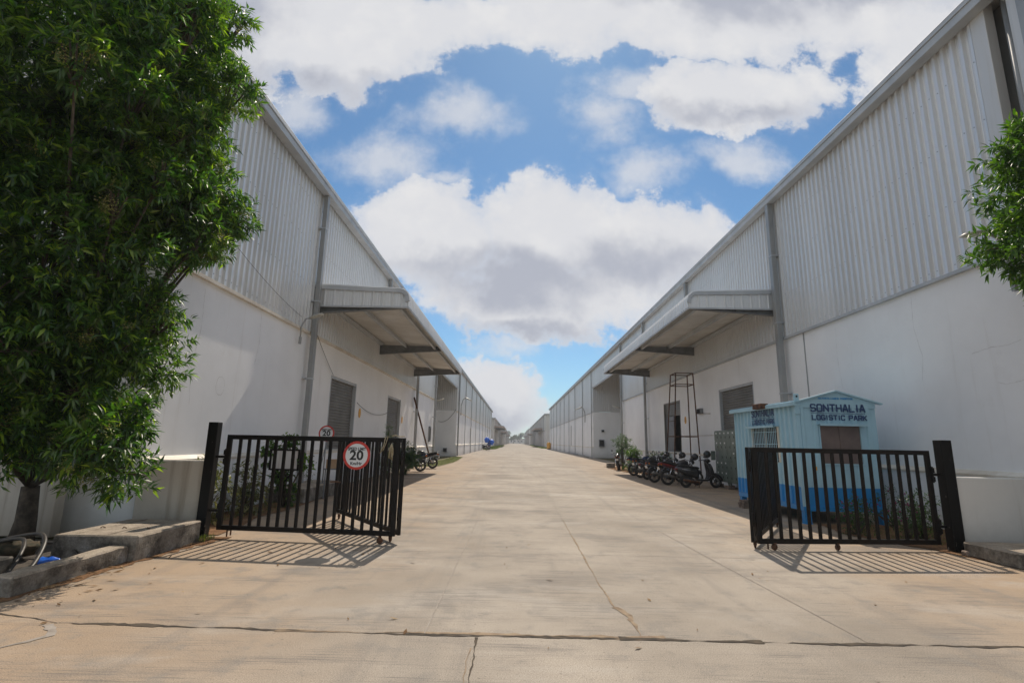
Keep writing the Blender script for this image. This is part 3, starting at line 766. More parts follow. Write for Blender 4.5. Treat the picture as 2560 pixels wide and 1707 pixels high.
def warehouse(X0, o, spans, zc, zr, label, doors=(), pipes=(), canopies=(), plaster=PLASTER, clad=None, ledge=1.2, pitch=0.22, depthb=16, over=0.6, screws=True, pipe_z0=0.05, y_label=0, roofs=None, clads=None):
    clad = clad or CLAD
    y0, y1 = spans[0][0], spans[-1][1]
    W = empty('warehouse', (X0-o*8, (y0+y1)/2, 0), 0, label, 'warehouse', 'long warehouses facing the road')
    inv = Matrix.Translation(-W.location)
    parts = []
    for i, (a, b) in enumerate(spans):
        ds = [d for d in doors if a < d[0] < b]
        mb = MB(); wall_boxes(mb, X0, o, a, b, 0, zc, [(d[0], d[1], d[2], d[3]) for d in ds])
        # end returns of the recess
        if i > 0: mb.box(X0-o*0.22, X0-o*4.2, a, a+0.22, 0, zc)
        else: mb.box(X0-o*0.22, X0-o*depthb, a, a+0.22, 0, zc)
        if i < len(spans)-1: mb.box(X0-o*0.22, X0-o*4.2, b-0.22, b, 0, zc)
        else: mb.box(X0-o*0.22, X0-o*depthb, b-0.22, b, 0, zc)
        parts.append(mb.build('wall', plaster, W))
        low = sorted((d[0]-0.05, d[1]+0.05) for d in ds if d[2] < 1.0); ys = a
        for q0, q1 in low+[(b, b)]:
            pn = MB(); pn.box(X0+o*0.11, X0, ys, q0, 0, ledge-0.07); parts.append(pn.build('plinth', plaster, W))
            fl = MB(); A_ = [(X0+o*0.13, ys, ledge-0.07), (X0, ys, ledge-0.07), (X0, ys, ledge+0.04), (X0+o*0.13, ys, ledge-0.03)]
            fl.add(A_+[(x, q0, z) for x, _, z in A_], [(0, 1, 2, 3), (7, 6, 5, 4), (0, 4, 5, 1), (1, 5, 6, 2), (2, 6, 7, 3), (3, 7, 4, 0)])
            parts.append(fl.build('ledge', CREAM, W, fix=True)); ys = q1
        ft = MB(); ft.box(X0+o*0.095, X0, a, b, zc-0.06, zc+0.01); parts.append(ft.build('flashing', CREAM if o > 0 else TRIM, W))
        c = MB(); corr(c, (X0+o*0.02, a), (X0+o*0.02, b), zc+0.01, zr-0.05, (o, 0), pitch)
        # recess side faces
        if i > 0: corr(c, (X0+o*0.02, a-0.01), (X0-o*4.2, a-0.01), zc+0.01, zr-0.35, (0, -1), pitch)
        else: corr(c, (X0+o*0.02, a-0.01), (X0-o*depthb, a-0.01), zc+0.01, zr, (0, -1), pitch)
        parts.append(c.build('cladding', clad, W))
        if a < 30 and screws:
            s = MB(); zz = zc+0.14
            while zz < zr-0.3:
                k = 0; y = a+0.12
                while y < min(b, a+26):
                    if random.random() < 0.75:
                        x = X0+o*0.081; h = 0.008; zz2 = zz+random.uniform(-0.012, 0.012)
                        ya = y-0.12+pitch*0.24
                        s.box(x-0.002*o, x+o*0.008, ya-h, ya+h, zz2-h, zz2+h)
                    y += pitch
                zz += 1.25
            parts.append(tag(s.build('screws', PIPEM, W), kind='stuff'))
    # recess between two spans: back wall, floor dock, lintel strip of cladding above
    for (a0, a1), (b0, b1) in zip(spans[:-1], spans[1:]):
        r = MB(); r.box(X0-o*4.0, X0-o*4.2, a1, b0, 0, zc); parts.append(r.build('recess_wall', plaster, W))
        c = MB(); corr(c, (X0-o*3.98, a1), (X0-o*3.98, b0), zc, zr-0.3, (o, 0), pitch)
        c2 = MB(); corr(c2, (X0+o*0.02, a1), (X0+o*0.02, b0), zr-2.2, zr-0.05, (o, 0), pitch)
        parts.append(c.build('recess_cladding', clad, W)); parts.append(c2.build('lintel_cladding', clad, W))
        t = MB(); t.box(X0+o*0.06, X0-o*0.1, a1, b0, zr-2.32, zr-2.18); parts.append(t.build('lintel_beam', TRIM, W))
    # roof and gutter
    rf = MB(); ye = y0-over
    A = [(X0+o*0.02, ye, zr-0.02), (X0-o*depthb, ye, zr+1.3), (X0-o*depthb, ye, zr+1.2), (X0+o*0.02, ye, zr-0.10)]
    B = [(x, y1+0.2, z) for x, _, z in A]
    rf.add(A+B, [(0, 1, 2, 3), (7, 6, 5, 4), (0, 4, 5, 1), (1, 5, 6, 2), (2, 6, 7, 3), (3, 7, 4, 0)])
    parts.append(rf.build('roof', clad, W, fix=True))
    bk = MB(); bk.box(X0-o*(depthb-0.2), X0-o*depthb, y0, y1, 0, zr+1.1); parts.append(bk.build('rear_wall', plaster, W))
    gz = zr
    g = MB(); g.box(X0+o*0.09, X0+o*0.33, ye, y1, gz-0.30, gz-0.03)
    g.box(X0+o*0.05, X0+o*0.36, ye, y1, gz-0.03, gz+0.0); g.box(X0+o*0.33, X0+o*0.36, ye, y1, gz-0.12, gz-0.03)
    gt = g.build('gutter', TRIM, W, bevel=0.01)
    parts.append(gt)
    if over > 0:
        vb = MB(); vb.box(X0+o*0.05, X0-o*depthb, ye-0.03, ye, zr-0.35, zr-0.03); parts.append(vb.build('barge_board', TRIM, W))
    for d in doors:
        if d[4] == 'shutter': parts.append(shutter(W, X0, o, *d[:4]))
        elif d[4] == 'steel': 
            m = MB(); m.box(X0-o*0.06, X0-o*0.11, d[0]+0.04, d[1]-0.04, d[2], d[3]-0.04)
            m.box(X0-o*0.055, X0-o*0.06, d[0]+0.3, d[0]+0.34, d[2]+1.0, d[2]+1.2)
            parts.append(m.build('steel_door', SHUT, W))
        elif d[4] == 'open':
            f = MB(); a, b, za, zb = d[:4]
            for q, r in ((a, a+0.08), (b-0.08, b)): f.box(X0+o*0.004, X0-o*0.18, q, r, za, zb)
            f.box(X0-o*0.01, X0-o*0.18, a+0.08, b-0.08, zb-0.08, zb); parts.append(f.build('door_frame', SHUT, W))
            l = MB(); l.box(X0-o*0.10, X0-o*0.14, b-1.55, b-0.09, za, zb-0.75); parts.append(l.build('door_leaf', GREYP2, W))
            s = MB(); 
            for k in range(9): s.box(X0-o*0.10, X0-o*0.125-o*0.004*(k % 2), a+0.08, b-0.08, zb-0.08-0.08*(k+1)+0.006, zb-0.08-0.08*k)
            parts.append(s.build('shutter', SHUT, W))
            fl = MB(); fl.box(X0, X0-o*(depthb-0.3), a-3, b+3, za-0.2, za-0.01); parts.append(fl.build('floor', OLDC, W))
    for p in pipes:
        parts.append(downpipe(W, X0, o, p[0], p[1] if len(p) > 1 else pipe_z0, p[2] if len(p) > 2 else zr-0.28, *(p[3:5] if len(p) > 4 else ())))
    for c in canopies: parts.append(canopy(W, X0, o, *c))
    for p in parts: p.matrix_parent_inverse = inv
    return W, inv
GREYP2 = mat('grey_door_leaf', (.2, .21, .23), 0.5, 0.2, varied((0.17, 0.18, 0.20), (0.24, 0.25, 0.27), 2.0, 0.05))

XL, XR = -6.3, 8.95
ZCL, ZCR, ZRL, ZRR = 4.72, 5.17, 9.42, 10.22
far_l = [(y, 0.05, 9.1, 0.11, 0.08) for y in (62.5, 71, 79.5, 88, 96.5, 105, 113.5, 122, 130)]
WL, invL = warehouse(XL, 1, [(8.72, 39.3), (54.5, 135)], ZCL, ZRL,
    'long white and grey warehouse on the left, behind the leafy tree',
    doors=[(17.14, 19.98, 1.24, 3.72, 'shutter'), (25.0, 27.9, 1.24, 3.74, 'shutter'), (71.5, 72.6, 0.1, 3.4, 'steel')],
    pipes=[(14.9, 0.05, ZRL-0.28, 0.16, 0.14), (23.3, 6.25), (31.4, 0.05, 5.5), (38.6,), (54.8,)]+far_l,
    canopies=[(15.1, 30.8, 2.92, 5.58, (15.25, 22.8, 30.65))])
WR, invR = warehouse(XR, -1, [(8.72, 43.3), (59.2, 134)], ZCR, ZRR,
    'long white and grey warehouse on the right, behind the blue cabin and parked motorcycles',
    doors=[(19.2, 22.5, 1.24, 4.02, 'shutter'), (27.9, 31.0, 1.24, 4.02, 'open'), (82.4, 83.6, 0.1, 4.4, 'steel')],
    pipes=[(16.63, 0.05, ZRR-0.28, 0.20, 0.17), (25.5, 6.8), (34.6,), (42.35,)] + [(y, 0.05, 9.9, 0.11, 0.08) for y in (59.5, 67.5, 76, 84.6, 93, 101.5, 110, 118.5, 127)],
    canopies=[(16.9, 33.85, 3.08, 6.2, (17.05, 25.2, 33.7))], over=0.72)
# the bay nearer than the wide corner trim on the right
WN, invN = warehouse(XR, -1, [(2.0, 8.0)], ZCR, ZRR+0.0, 'near warehouse bay beyond the wide corner trim at the right frame edge',
    pipes=[(7.45, 0.05, ZRR-0.28, 0.3, 0.24)], over=0.0, screws=False)
cj = []
t = MB(); t.box(XR-0.095, XR+0.1, 8.42, 8.72, ZCR-0.1, ZRR-0.05); cj.append(t.build('corner_trim', CLADW, WR, bevel=0.01))
t = MB(); t.box(XR+0.35, XR+0.45, 8.0, 8.72, 0, ZRR-0.1); cj.append(t.build('joint_infill', PIPEM, WR))
t = MB(); t.box(XR-0.0, XR+0.1, 7.98, 8.42, 0, ZCR-0.1); cj.append(t.build('joint_plaster', PLASTER, WR))
t = MB(); t.tube([(XR+0.12, 8.2, ZCR-0.1), (XR+0.12, 8.2, ZRR-0.05)], 0.07, 12); cj.append(t.build('round_pipe', PIPEM, WR))
for o_ in cj: o_.matrix_parent_inverse = invR
t = MB(); t.box(XR-0.095, XR+0.1, 7.74, 8.0, ZCR-0.1, ZRR-0.05); x = t.build('corner_trim', CLADW, WN, bevel=0.01); x.matrix_parent_inverse = invN

warehouse(XL, 1, [(150, 198), (212, 300)], 4.4, 8.5, 'second long warehouse on the left, past the blue loads, with rusty canopies',
    pipes=[(y,) for y in range(158, 300, 9)], canopies=[(152, 176, 3.0, 5.6, (152.2, 164, 175.8), RUSTC), (215, 240, 2.6, 5.2, (215.2, 228, 239.8), RUSTC)], plaster=STUCCO2, clad=CLADW, screws=False)
warehouse(XR, -1, [(153, 232), (262, 306)], 5.2, 10.1, 'second long warehouse on the right, beyond the small yellow barrel',
    pipes=[(y,) for y in range(162, 300, 9)], canopies=[(170, 200, 2.6, 5.7, (170.2, 185, 199.8), RUSTC), (264, 290, 2.6, 5.4, (264.2, 277, 289.8), RUSTC)], plaster=STUCCO2, clad=CLADW, screws=False)
warehouse(XL, 1, [(318, 500)], 4.8, 9.6, 'farthest warehouse on the left, faded by haze at the end of the road',
    pipes=[(y,) for y in range(330, 500, 12)], canopies=[(330, 360, 3.0, 5.4, (330.2, 345, 359.8), RUSTC)], plaster=STUCCO2, clad=CLADW, screws=False, pitch=0.5)
warehouse(XR, -1, [(330, 500)], 5.2, 10.2, 'farthest warehouse on the right, faded by haze at the end of the road',
    pipes=[(y,) for y in range(340, 500, 12)], canopies=[(340, 365, 3.0, 5.6, (340.2, 352, 364.8)), (400, 430, 3.0, 5.6, (400.2, 415, 429.8))], plaster=STUCCO2, clad=CLADW, screws=False, pitch=0.5)

# ------------------------------------------------------------------ boundary walls, slab, kerb
def rough_block(name, x0, x1, y0, y1, z0, z1, m, label=None, cat=None, parent=None, seed=0, cut=0.12, amp=0.012, group=None, kind=None, loc=None):
    bm = bmesh.new(); bmesh.ops.create_cube(bm, size=1)
    for v in bm.verts: v.co = ((x0+x1)/2+v.co.x*(x1-x0), (y0+y1)/2+v.co.y*(y1-y0), (z0+z1)/2+v.co.z*(z1-z0))
    n = max(2, int(max(x1-x0, y1-y0, z1-z0)/cut)); n = min(n, 24)
    bmesh.ops.bevel(bm, geom=bm.edges[:], offset=min(0.018, (z1-z0)*0.2), segments=1, affect='EDGES')
    bmesh.ops.subdivide_edges(bm, edges=[e for e in bm.edges if e.calc_length() > cut], cuts=n//2, use_grid_fill=True)
    rng = random.Random(seed)
    from mathutils import noise as mn
    for v in bm.verts:
        k = mn.noise_vector(v.co*6.0+Vector((seed, 0, 0)))
        v.co += k*amp
    me = bpy.data.meshes.new(name); bm.to_mesh(me); bm.free(); me.materials.append(m)
    o = bpy.data.objects.new(name, me); col.objects.link(o)
    if parent: o.parent = parent
    tag(o, label, cat, group, kind); return o
rough_block('boundary_wall', -6.22, -5.02, 8.62, 8.80, 0, 1.20, STAINED, 'low stained plaster wall joining the left gate post to the warehouse', 'wall', seed=1, cut=0.2, amp=0.006)
rough_block('boundary_wall', -7.25, -6.24, 8.98, 9.12, 0, 1.30, PLASTER, 'short white recessed wall with a small pier, under the lowest leaves of the tree', 'wall', seed=2, cut=0.2, amp=0.006)
rough_block('wall_pier', -6.80, -6.66, 8.82, 8.97, 0, 1.34, PLASTER, 'slim white plaster pier against the short recessed wall under the tree', 'pier', seed=2, cut=0.2, amp=0.003)
rough_block('boundary_wall', -14, -7.22, 8.30, 8.48, 0, 1.32, STAINED, 'dark rain stained boundary wall behind the hoses at the left frame edge', 'wall', seed=3, cut=0.3, amp=0.006)
rough_block('boundary_wall', 7.26, 8.93, 8.70, 8.86, 0, 1.17, STUCCO3, 'low white wall joining the right gate post to the warehouse', 'wall', seed=4, cut=0.2, amp=0.005)
rough_block('boundary_wall', 8.95, 14, 8.50, 8.66, 0, 1.17, STUCCO3, 'low white wall running out of the frame at the right edge', 'wall', seed=5, cut=0.3, amp=0.005)
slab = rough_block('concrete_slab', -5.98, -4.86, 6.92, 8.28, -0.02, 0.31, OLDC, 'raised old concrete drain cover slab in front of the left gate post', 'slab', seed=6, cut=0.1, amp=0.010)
for i, x in enumerate((-5.75, -5.45, -5.12)):
    s_ = MB(); s_.tube([(x-0.035, 7.45+i*0.02, 0.316), (x, 7.44, 0.332), (x+0.035, 7.45, 0.316)], 0.006, 6); s_.build('lifting_ring', RUST, slab)
j = MB(); ribbon(j, [(-5.3, 6.96), (-5.32, 8.25)], 0.012, 0.318, 0.004, 0.05, 4); ribbon(j, [(-5.72, 6.96), (-5.7, 8.25)], 0.012, 0.318, 0.004, 0.05, 5); j.build('joint_gap', CRACK, slab)
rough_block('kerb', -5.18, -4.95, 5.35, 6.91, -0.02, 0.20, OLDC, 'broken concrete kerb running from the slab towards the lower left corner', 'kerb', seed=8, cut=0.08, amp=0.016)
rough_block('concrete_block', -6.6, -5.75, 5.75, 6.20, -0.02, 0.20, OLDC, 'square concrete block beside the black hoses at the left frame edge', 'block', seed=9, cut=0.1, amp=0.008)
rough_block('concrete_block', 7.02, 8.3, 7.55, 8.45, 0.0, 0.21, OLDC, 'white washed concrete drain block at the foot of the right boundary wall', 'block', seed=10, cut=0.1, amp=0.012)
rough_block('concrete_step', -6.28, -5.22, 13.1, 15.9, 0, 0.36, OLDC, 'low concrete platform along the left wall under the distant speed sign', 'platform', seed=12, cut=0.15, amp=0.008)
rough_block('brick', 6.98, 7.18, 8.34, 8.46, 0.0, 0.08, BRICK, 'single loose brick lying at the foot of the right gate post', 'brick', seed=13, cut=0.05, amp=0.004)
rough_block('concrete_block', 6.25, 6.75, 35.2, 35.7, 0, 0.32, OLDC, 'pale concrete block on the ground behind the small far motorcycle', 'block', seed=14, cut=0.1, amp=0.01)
# flat sheet of darker soil for the pit between kerb and slab
tag(poly_sheet('dirt', [(-14, 4.72), (-5.2, 4.95), (-5.18, 6.9), (-6.2, 6.95), (-6.2, 8.25), (-14, 8.25)], -0.012, mat('dark_soil', (.05, .04, .03), 0.8, 0, varied((0.025, 0.02, 0.015), (0.09, 0.07, 0.05), 5.0, 0.8)), seed=15, jit=0.02, step=0.4), kind='structure')
def hose(seed, pts, r, label):
    mb = MB(); P = []
    V = [Vector(p) for p in pts]
    for i in range(len(V)-1):
        a = V[max(0, i-1)]; b = V[i]; c = V[i+1]; d = V[min(len(V)-1, i+2)]
        for k in range(8):
            t = k/8
            P.append(0.5*((2*b)+(c-a)*t+(2*a-5*b+4*c-d)*t*t+(3*b-a-3*c+d)*t**3))
    P.append(V[-1]); mb.tube(P, r, 8)
    tag(mb.build('hose', POTM), label, 'hose', 'black hoses lying in the drain pit')
hose(1, [(-7.2, 6.6, 0.05), (-6.3, 6.85, 0.30), (-5.75, 6.55, 0.32), (-5.45, 6.05, 0.06), (-5.4, 5.6, 0.03)], 0.025, 'thick black hose arching over the left concrete block')
hose(2, [(-7.2, 6.5, 0.04), (-6.4, 6.78, 0.26), (-5.9, 6.45, 0.27), (-5.6, 5.95, 0.05), (-5.5, 5.5, 0.03)], 0.022, 'second black hose arching just inside the outer one by the left block')
hose(3, [(-7.3, 6.9, 0.05), (-6.4, 7.15, 0.16), (-5.8, 7.0, 0.14), (-5.35, 6.65, 0.03), (-5.25, 6.3, 0.02)], 0.02, 'thin black hose curving towards the dark gap under the slab')
def crumple(name, c, r, m, label, cat, seed):
    mb = MB(); rng = random.Random(seed); mb.ball(c, r, 14, 9)
    from mathutils import noise as mn
    mb.v = [tuple(Vector(v)+mn.noise_vector(Vector(v)*14+Vector((seed, 0, 0)))*min(r)*0.7) for v in mb.v]
    return tag(mb.build(name, m), label, cat)
crumple('cloth', (-5.62, 6.52, 0.07), (0.13, 0.07, 0.06), BTARP, 'crumpled blue plastic rag between the hoses and the slab', 'rag', 3)

# ------------------------------------------------------------------ gates
def gate_leaf(name, A, B, z0, z1, nb, root, zA=0.0, zB=0.0):
    """one leaf between ground points A and B; frame, bars as parts"""
    A = Vector((*A, 0)); B = Vector((*B, 0)); d = (B-A).normalized(); n = Vector((-d.y, d.x, 0)); up = Vector((0, 0, 1))
    f = MB(); w = 0.075
    def P(t, z): return A+(B-A)*t+up*z
    L = (B-A).length
    f.obox(P(0, (z0+z1)/2)+d*w/2, d, n, up, w/2, 0.025, (z1-z0)/2)
    f.obox(P(1, (z0+z1)/2)-d*w/2, d, n, up, w/2, 0.025, (z1-z0)/2)
    m = (A+B)/2
    f.obox(m+up*(z1-w/2), d, n, up, L/2-w, 0.025, w/2); f.obox(m+up*(z0+w/2), d, n, up, L/2-w, 0.025, w/2)
    fr = f.build('frame', BLACK, root, bevel=0.004)
    for k in range(1, nb+1):
        b = MB(); q = A+d*(w+(L-2*w)*k/(nb+1)); b.obox(q+up*(z0+z1)/2, d, n, up, 0.024, 0.014, (z1-z0)/2-w)
        b.build('bar', BLACK, root)
    return d, n
def caster(root, x, y, d=(1, 0, 0), ztop=0.13):
    """swivel wheel under the gate"""
    d = Vector(d).normalized(); n = Vector((-d.y, d.x, 0))
    w = MB(); w.lathe([(0.0, -0.014), (0.045, -0.014), (0.05, -0.008), (0.05, 0.008), (0.045, 0.014), (0.0, 0.014)], (0, 0, 0), 'y', 16)
    M = Matrix.Translation((x, y, 0.052)) @ Matrix.Rotation(math.atan2(d.y, d.x), 4, 'Z'); w.xform(M)
    wh = w.build('wheel', RUST, root, fix=True)
    f = MB()
    for s in (-1, 1):
        c = Vector((x, y, 0))+n*0.022*s; f.obox(c+Vector((0, 0, (0.052+ztop)/2)), d, n, Vector((0, 0, 1)), 0.016, 0.003, (ztop-0.04)/2)
    f.obox(Vector((x, y, ztop)), d, n, Vector((0, 0, 1)), 0.03, 0.03, 0.006)
    f.build('caster_fork', RUST, wh)
def hinge(root, x0, x1, y, z):
    h = MB(); h.box(min(x0, x1), max(x0, x1), y-0.012, y+0.012, z-0.02, z+0.02)
    h.tube([(x1, y, z-0.13), (x1, y, z+0.13)], 0.022, 8); h.box(x1-0.025, x1+0.025, y-0.03, y+0.03, z-0.11, z-0.03); h.box(x1-0.025, x1+0.025, y-0.03, y+0.03, z+0.03, z+0.11)
    h.build('hinge', BLACK, root)

pl = MB(); pl.box(-0.08, 0.08, -0.07, 0.07, 0, 1.83)
pl = pl.build('gate_post', BLACKC, bevel=0.008); pl.location = (-5.04, 8.62, 0)
tag(pl, 'square black steel post with chipped paint carrying the left folding gate', 'gate post', 'black gate posts')
pr = pl.copy(); col.objects.link(pr); pr.location = (7.16, 8.74, 0); pr.scale = (1.15, 1.2, 0.965)
tag(pr, 'square black steel post with chipped paint carrying the right folding gate', 'gate post', 'black gate posts')

GL = empty('folding_gate', (-4.8, 8.6, 0), 0, 'black barred folding gate with a speed limit sign, on the left of the road', 'gate', 'black folding gates')
gl = []
n0 = len(bpy.data.objects)
before = set(bpy.data.objects)
A, B, C = (-4.79, 8.60), (-1.85, 8.34), (-3.61, 10.83)
gate_leaf('l', A, B, 0.125, 1.63, 17, GL)
gate_leaf('l', (-1.80, 8.42), C, 0.125, 1.63, 17, GL)
for z in (1.27, 0.42): hinge(GL, -4.965, -4.80, 8.61, z)
caster(GL, -2.09, 8.37, (1, -0.1, 0)); caster(GL, -1.97, 8.56, (0.5, -0.8, 0)); caster(GL, -3.55, 10.78, (0.5, -0.8, 0))
for z in (1.3, 0.45):
    h = MB(); h.tube([(-1.825, 8.37, z-0.1), (-1.825, 8.37, z+0.1)], 0.02, 8); h.build('hinge', BLACK, GL)
b_ = MB(); b_.tube([(-4.62, 8.60, 0.02), (-4.62, 8.60, 0.14)], 0.012, 6); b_.tube([(-4.56, 8.60, 0.04), (-4.56, 8.60, 0.14)], 0.012, 6); b_.build('drop_bolt', RUST, GL)
r_ = MB(); r_.tube([(-2.95, 8.41, 0.92), (-2.86, 8.39, 0.925), (-2.78, 8.38, 0.915)], 0.012, 6); r_.build('latch', RUST, GL)
for o_ in set(bpy.data.objects)-before: 
    if o_.parent == GL: o_.matrix_parent_inverse = Matrix.Translation(-GL.location)

GR = empty('folding_gate', (6.95, 8.78, 0), 0, 'plain black barred folding gate on the right, in front of the blue cabin', 'gate', 'black folding gates')
before = set(bpy.data.objects)
gate_leaf('r', (6.94, 8.78), (3.86, 8.52), 0.10, 1.59, 17, GR)
gate_leaf('r', (3.82, 8.60), (5.45, 11.05), 0.10, 1.59, 17, GR)
for z in (1.2, 0.38): hinge(GR, 7.07, 6.95, 8.77, z)
caster(GR, 4.13, 8.54, (1, 0.1, 0), 0.11); caster(GR, 5.18, 8.63, (1, 0.3, 0), 0.11); caster(GR, 3.90, 8.70, (0.5, 0.8, 0), 0.11); caster(GR, 5.40, 10.98, (0.5, 0.8, 0), 0.11)
b_ = MB(); b_.tube([(4.02, 8.52, 0.02), (4.02, 8.52, 0.14)], 0.012, 6); b_.build('drop_bolt', RUST, GR)
for z in (1.3, 0.45):
    h = MB(); h.tube([(3.835, 8.56, z-0.1), (3.835, 8.56, z+0.1)], 0.02, 8); h.build('hinge', BLACK, GR)
for o_ in set(bpy.data.objects)-before:
    if o_.parent == GR: o_.matrix_parent_inverse = Matrix.Translation(-GR.location)

def speed_sign(loc, rz, label, r=0.225):
    S = empty('speed_sign', loc, rz, label, 'speed sign', 'round speed limit 20 signs')
    d = MB(); d.lathe([(0, 0), (r, 0), (r, 0.006), (0, 0.006)], (0, 0, 0), 'y', 40, False); d.build('disc', SIGNR, S, fix=True)
    w = MB(); w.lathe([(0, -0.002), (r*0.82, -0.002), (r*0.82, 0.0), (0, 0.0)], (0, 0, 0), 'y', 40, False); w.build('disc_face', SIGNW, S, fix=True)
    rot = (math.pi/2, 0, 0)
    text_mesh('SPEED LIMIT', 0.066, INK, 'lettering', S, (0, -0.0035, 0.100*r/0.225), rot, 0.0022, 0.0008, sx=0.84)
    text_mesh('20', 0.205, INK, 'numeral', S, (0, -0.0035, -0.005), rot, 0.006, 0.0008, sx=1.12)
    text_mesh('Km/Hr', 0.068, INK, 'lettering', S, (0, -0.0035, -0.128*r/0.225), rot, 0.0018, 0.0008)
    return S
speed_sign((-2.55, 8.365, 1.34), -0.088, 'round red and white SPEED LIMIT 20 Km/Hr sign fixed on the left black gate')
s2 = speed_sign((-5.42, 14.78, 1.74), 0.0, 'round SPEED LIMIT 20 sign standing on a pole behind the left gate')
p_ = MB(); p_.tube([(0, 0.02, -1.39), (0, 0.02, 0.1)], 0.016, 8); p_.tube([(-0.16, 0.02, -1.385), (0, 0.02, -0.35)], 0.01, 6); p_.box(-0.16, 0.16, -0.08, 0.14, -1.39, -1.37); p_.build('pole', BEAM, s2)

# signboard among the plants
SB = empty('signboard', (-5.4, 12.2, 0), 0, 'blank white signboard in a black frame on a post, with creeper leaves around it', 'signboard')
m_ = MB(); m_.box(-0.31, 0.31, -0.01, 0.01, 0.88, 1.30); m_.build('panel', STUCCO2, SB)
m_ = MB()
for x in (-0.33, 0.33): m_.box(x-0.025, x+0.025, -0.02, 0.02, 0.85, 1.33)
for z in (0.865, 1.315): m_.box(-0.305, 0.305, -0.02, 0.02, z-0.02, z+0.02)
m_.build('frame', BLACK, SB)
m_ = MB(); m_.bar((0, 0.02, 0), (0, 0.02, 0.86), 0.04); m_.bar((0, 0.02, 0.55), (-0.24, 0.02, 0.86), 0.025); m_.bar((0, 0.02, 0.55), (0.24, 0.02, 0.86), 0.025); m_.build('post', BLACK, SB)

bx = MB(); bx.box(-0.17, 0.17, -0.14, 0.14, 0, 0.24); bx.box(-0.005, 0.005, -0.142, 0.142, 0.2405, 0.242)
bx = bx.build('cardboard_box', CARD, bevel=0.006); bx.location = (-4.98+0.02, 14.3, 0.80); tag(bx, 'plain brown cardboard box on a dark stool behind the left gate', 'box')
st_ = empty('stool', (-4.96, 14.3, 0), 0, 'dark metal stool carrying the cardboard box behind the left gate', 'stool')
m_ = MB(); m_.box(-0.2, 0.2, -0.17, 0.17, 0.77, 0.80); m_.build('seat', BEAM, st_)
for x in (-0.17, 0.17):
    for y in (-0.14, 0.14):
        m_ = MB(); m_.box(x-0.015, x+0.015, y-0.015, y+0.015, 0, 0.77); m_.build('leg', BEAM, st_)
# rope ends tied on the fold of the left gate
m_ = MB(); m_.tube([(-1.98, 8.30, 1.655), (-1.93, 8.31, 1.67), (-1.86, 8.32, 1.65), (-1.8, 8.4, 1.655)], 0.008, 6)
m_.tube([(-2.09, 8.32, 1.64), (-2.11, 8.31, 1.5), (-2.16, 8.31, 1.38)], 0.007, 6); m_.tube([(-2.05, 8.32, 1.65), (-2.08, 8.31, 1.52), (-2.12, 8.31, 1.42)], 0.006, 6)
for k in range(9): 
    a_ = k*0.7; m_.tube([(-1.98, 8.30, 1.54), (-1.98+0.03*math.cos(a_), 8.29+0.02*math.sin(a_), 1.46), (-1.98+0.035*math.cos(a_), 8.29, 1.36-0.01*k)], 0.006, 5)
tag(m_.build('rope', ROPE), 'frayed pale rope knotted over the folded end of the left gate', 'rope')

# ------------------------------------------------------------------ blue cabin
GLYPH = {  # stroke lettering with clipped corners, box 0..1 x 0..1
 'S': [[(1, .85), (.85, 1), (.15, 1), (0, .85), (0, .65), (.15, .5), (.85, .5), (1, .35), (1, .15), (.85, 0), (.15, 0), (0, .15)]],
 'O': [[(.15, 0), (0, .15), (0, .85), (.15, 1), (.85, 1), (1, .85), (1, .15), (.85, 0), (.15, 0)]],
 'N': [[(0, 0), (0, 1), (1, 0), (1, 1)]], 'T': [[(0, 1), (1, 1)], [(.5, .95), (.5, 0)]],
 'H': [[(0, 0), (0, 1)], [(1, 0), (1, 1)], [(.05, .5), (.95, .5)]], 'A': [[(0, 0), (.42, 1), (.58, 1), (1, 0)], [(.18, .33), (.82, .33)]],
 'L': [[(0, 1), (0, 0), (1, 0)]], 'I': [[(.5, 0), (.5, 1)]],
 'G': [[(1, .85), (.85, 1), (.15, 1), (0, .85), (0, .15), (.15, 0), (.85, 0), (1, .15), (1, .45), (.55, .45)]],
 'C': [[(1, .8), (.85, 1), (.15, 1), (0, .85), (0, .15), (.15, 0), (.85, 0), (1, .2)]],
 'P': [[(0, 0), (0, 1), (.85, 1), (1, .85), (1, .6), (.85, .45), (.05, .45)]],
 'R': [[(0, 0), (0, 1), (.85, 1), (1, .85), (1, .6), (.85, .45), (.05, .45)], [(.5, .42), (1, 0)]],
 'K': [[(0, 0), (0, 1)], [(1, 1), (.08, .45)], [(.3, .58), (1, 0)]]}
def stroke_text(txt, width, h, t, parent, loc, rz):
    """painted block lettering in the local xz plane, centred on loc"""
    adv = [0.45 if c == 'I' else (0.55 if c == ' ' else 1.0) for c in txt]; gap = 0.42
    tot = sum(adv)+gap*(len(txt)-1); u = width/tot; x = -width/2; mb = MB(); k = 0
    for c, a in zip(txt, adv):
        for pl_ in GLYPH.get(c, []):
            w = a*u
            P = [Vector((x+(p[0]*w), 0, (p[1]-0.5)*(h-t))) for p in pl_]
            for p, q in zip(P[:-1], P[1:]):
                d = (q-p).normalized(); k += 1
                mb.obox((p+q)/2+Vector((0, -0.0008*(k % 4), 0)), d, (0, 1, 0), d.cross(Vector((0, 1, 0))), (q-p).length/2+t*0.28, 0.0015, t/2)
        x += (a+gap)*u
    o = mb.build('lettering', NAVY, parent); o.location = loc; o.rotation_euler = (0, 0, rz); return o
CX0, CX1, CY0, CY1, CZ0, CZE = 6.26, 8.00, 11.46, 14.66, 0.27, 2.62
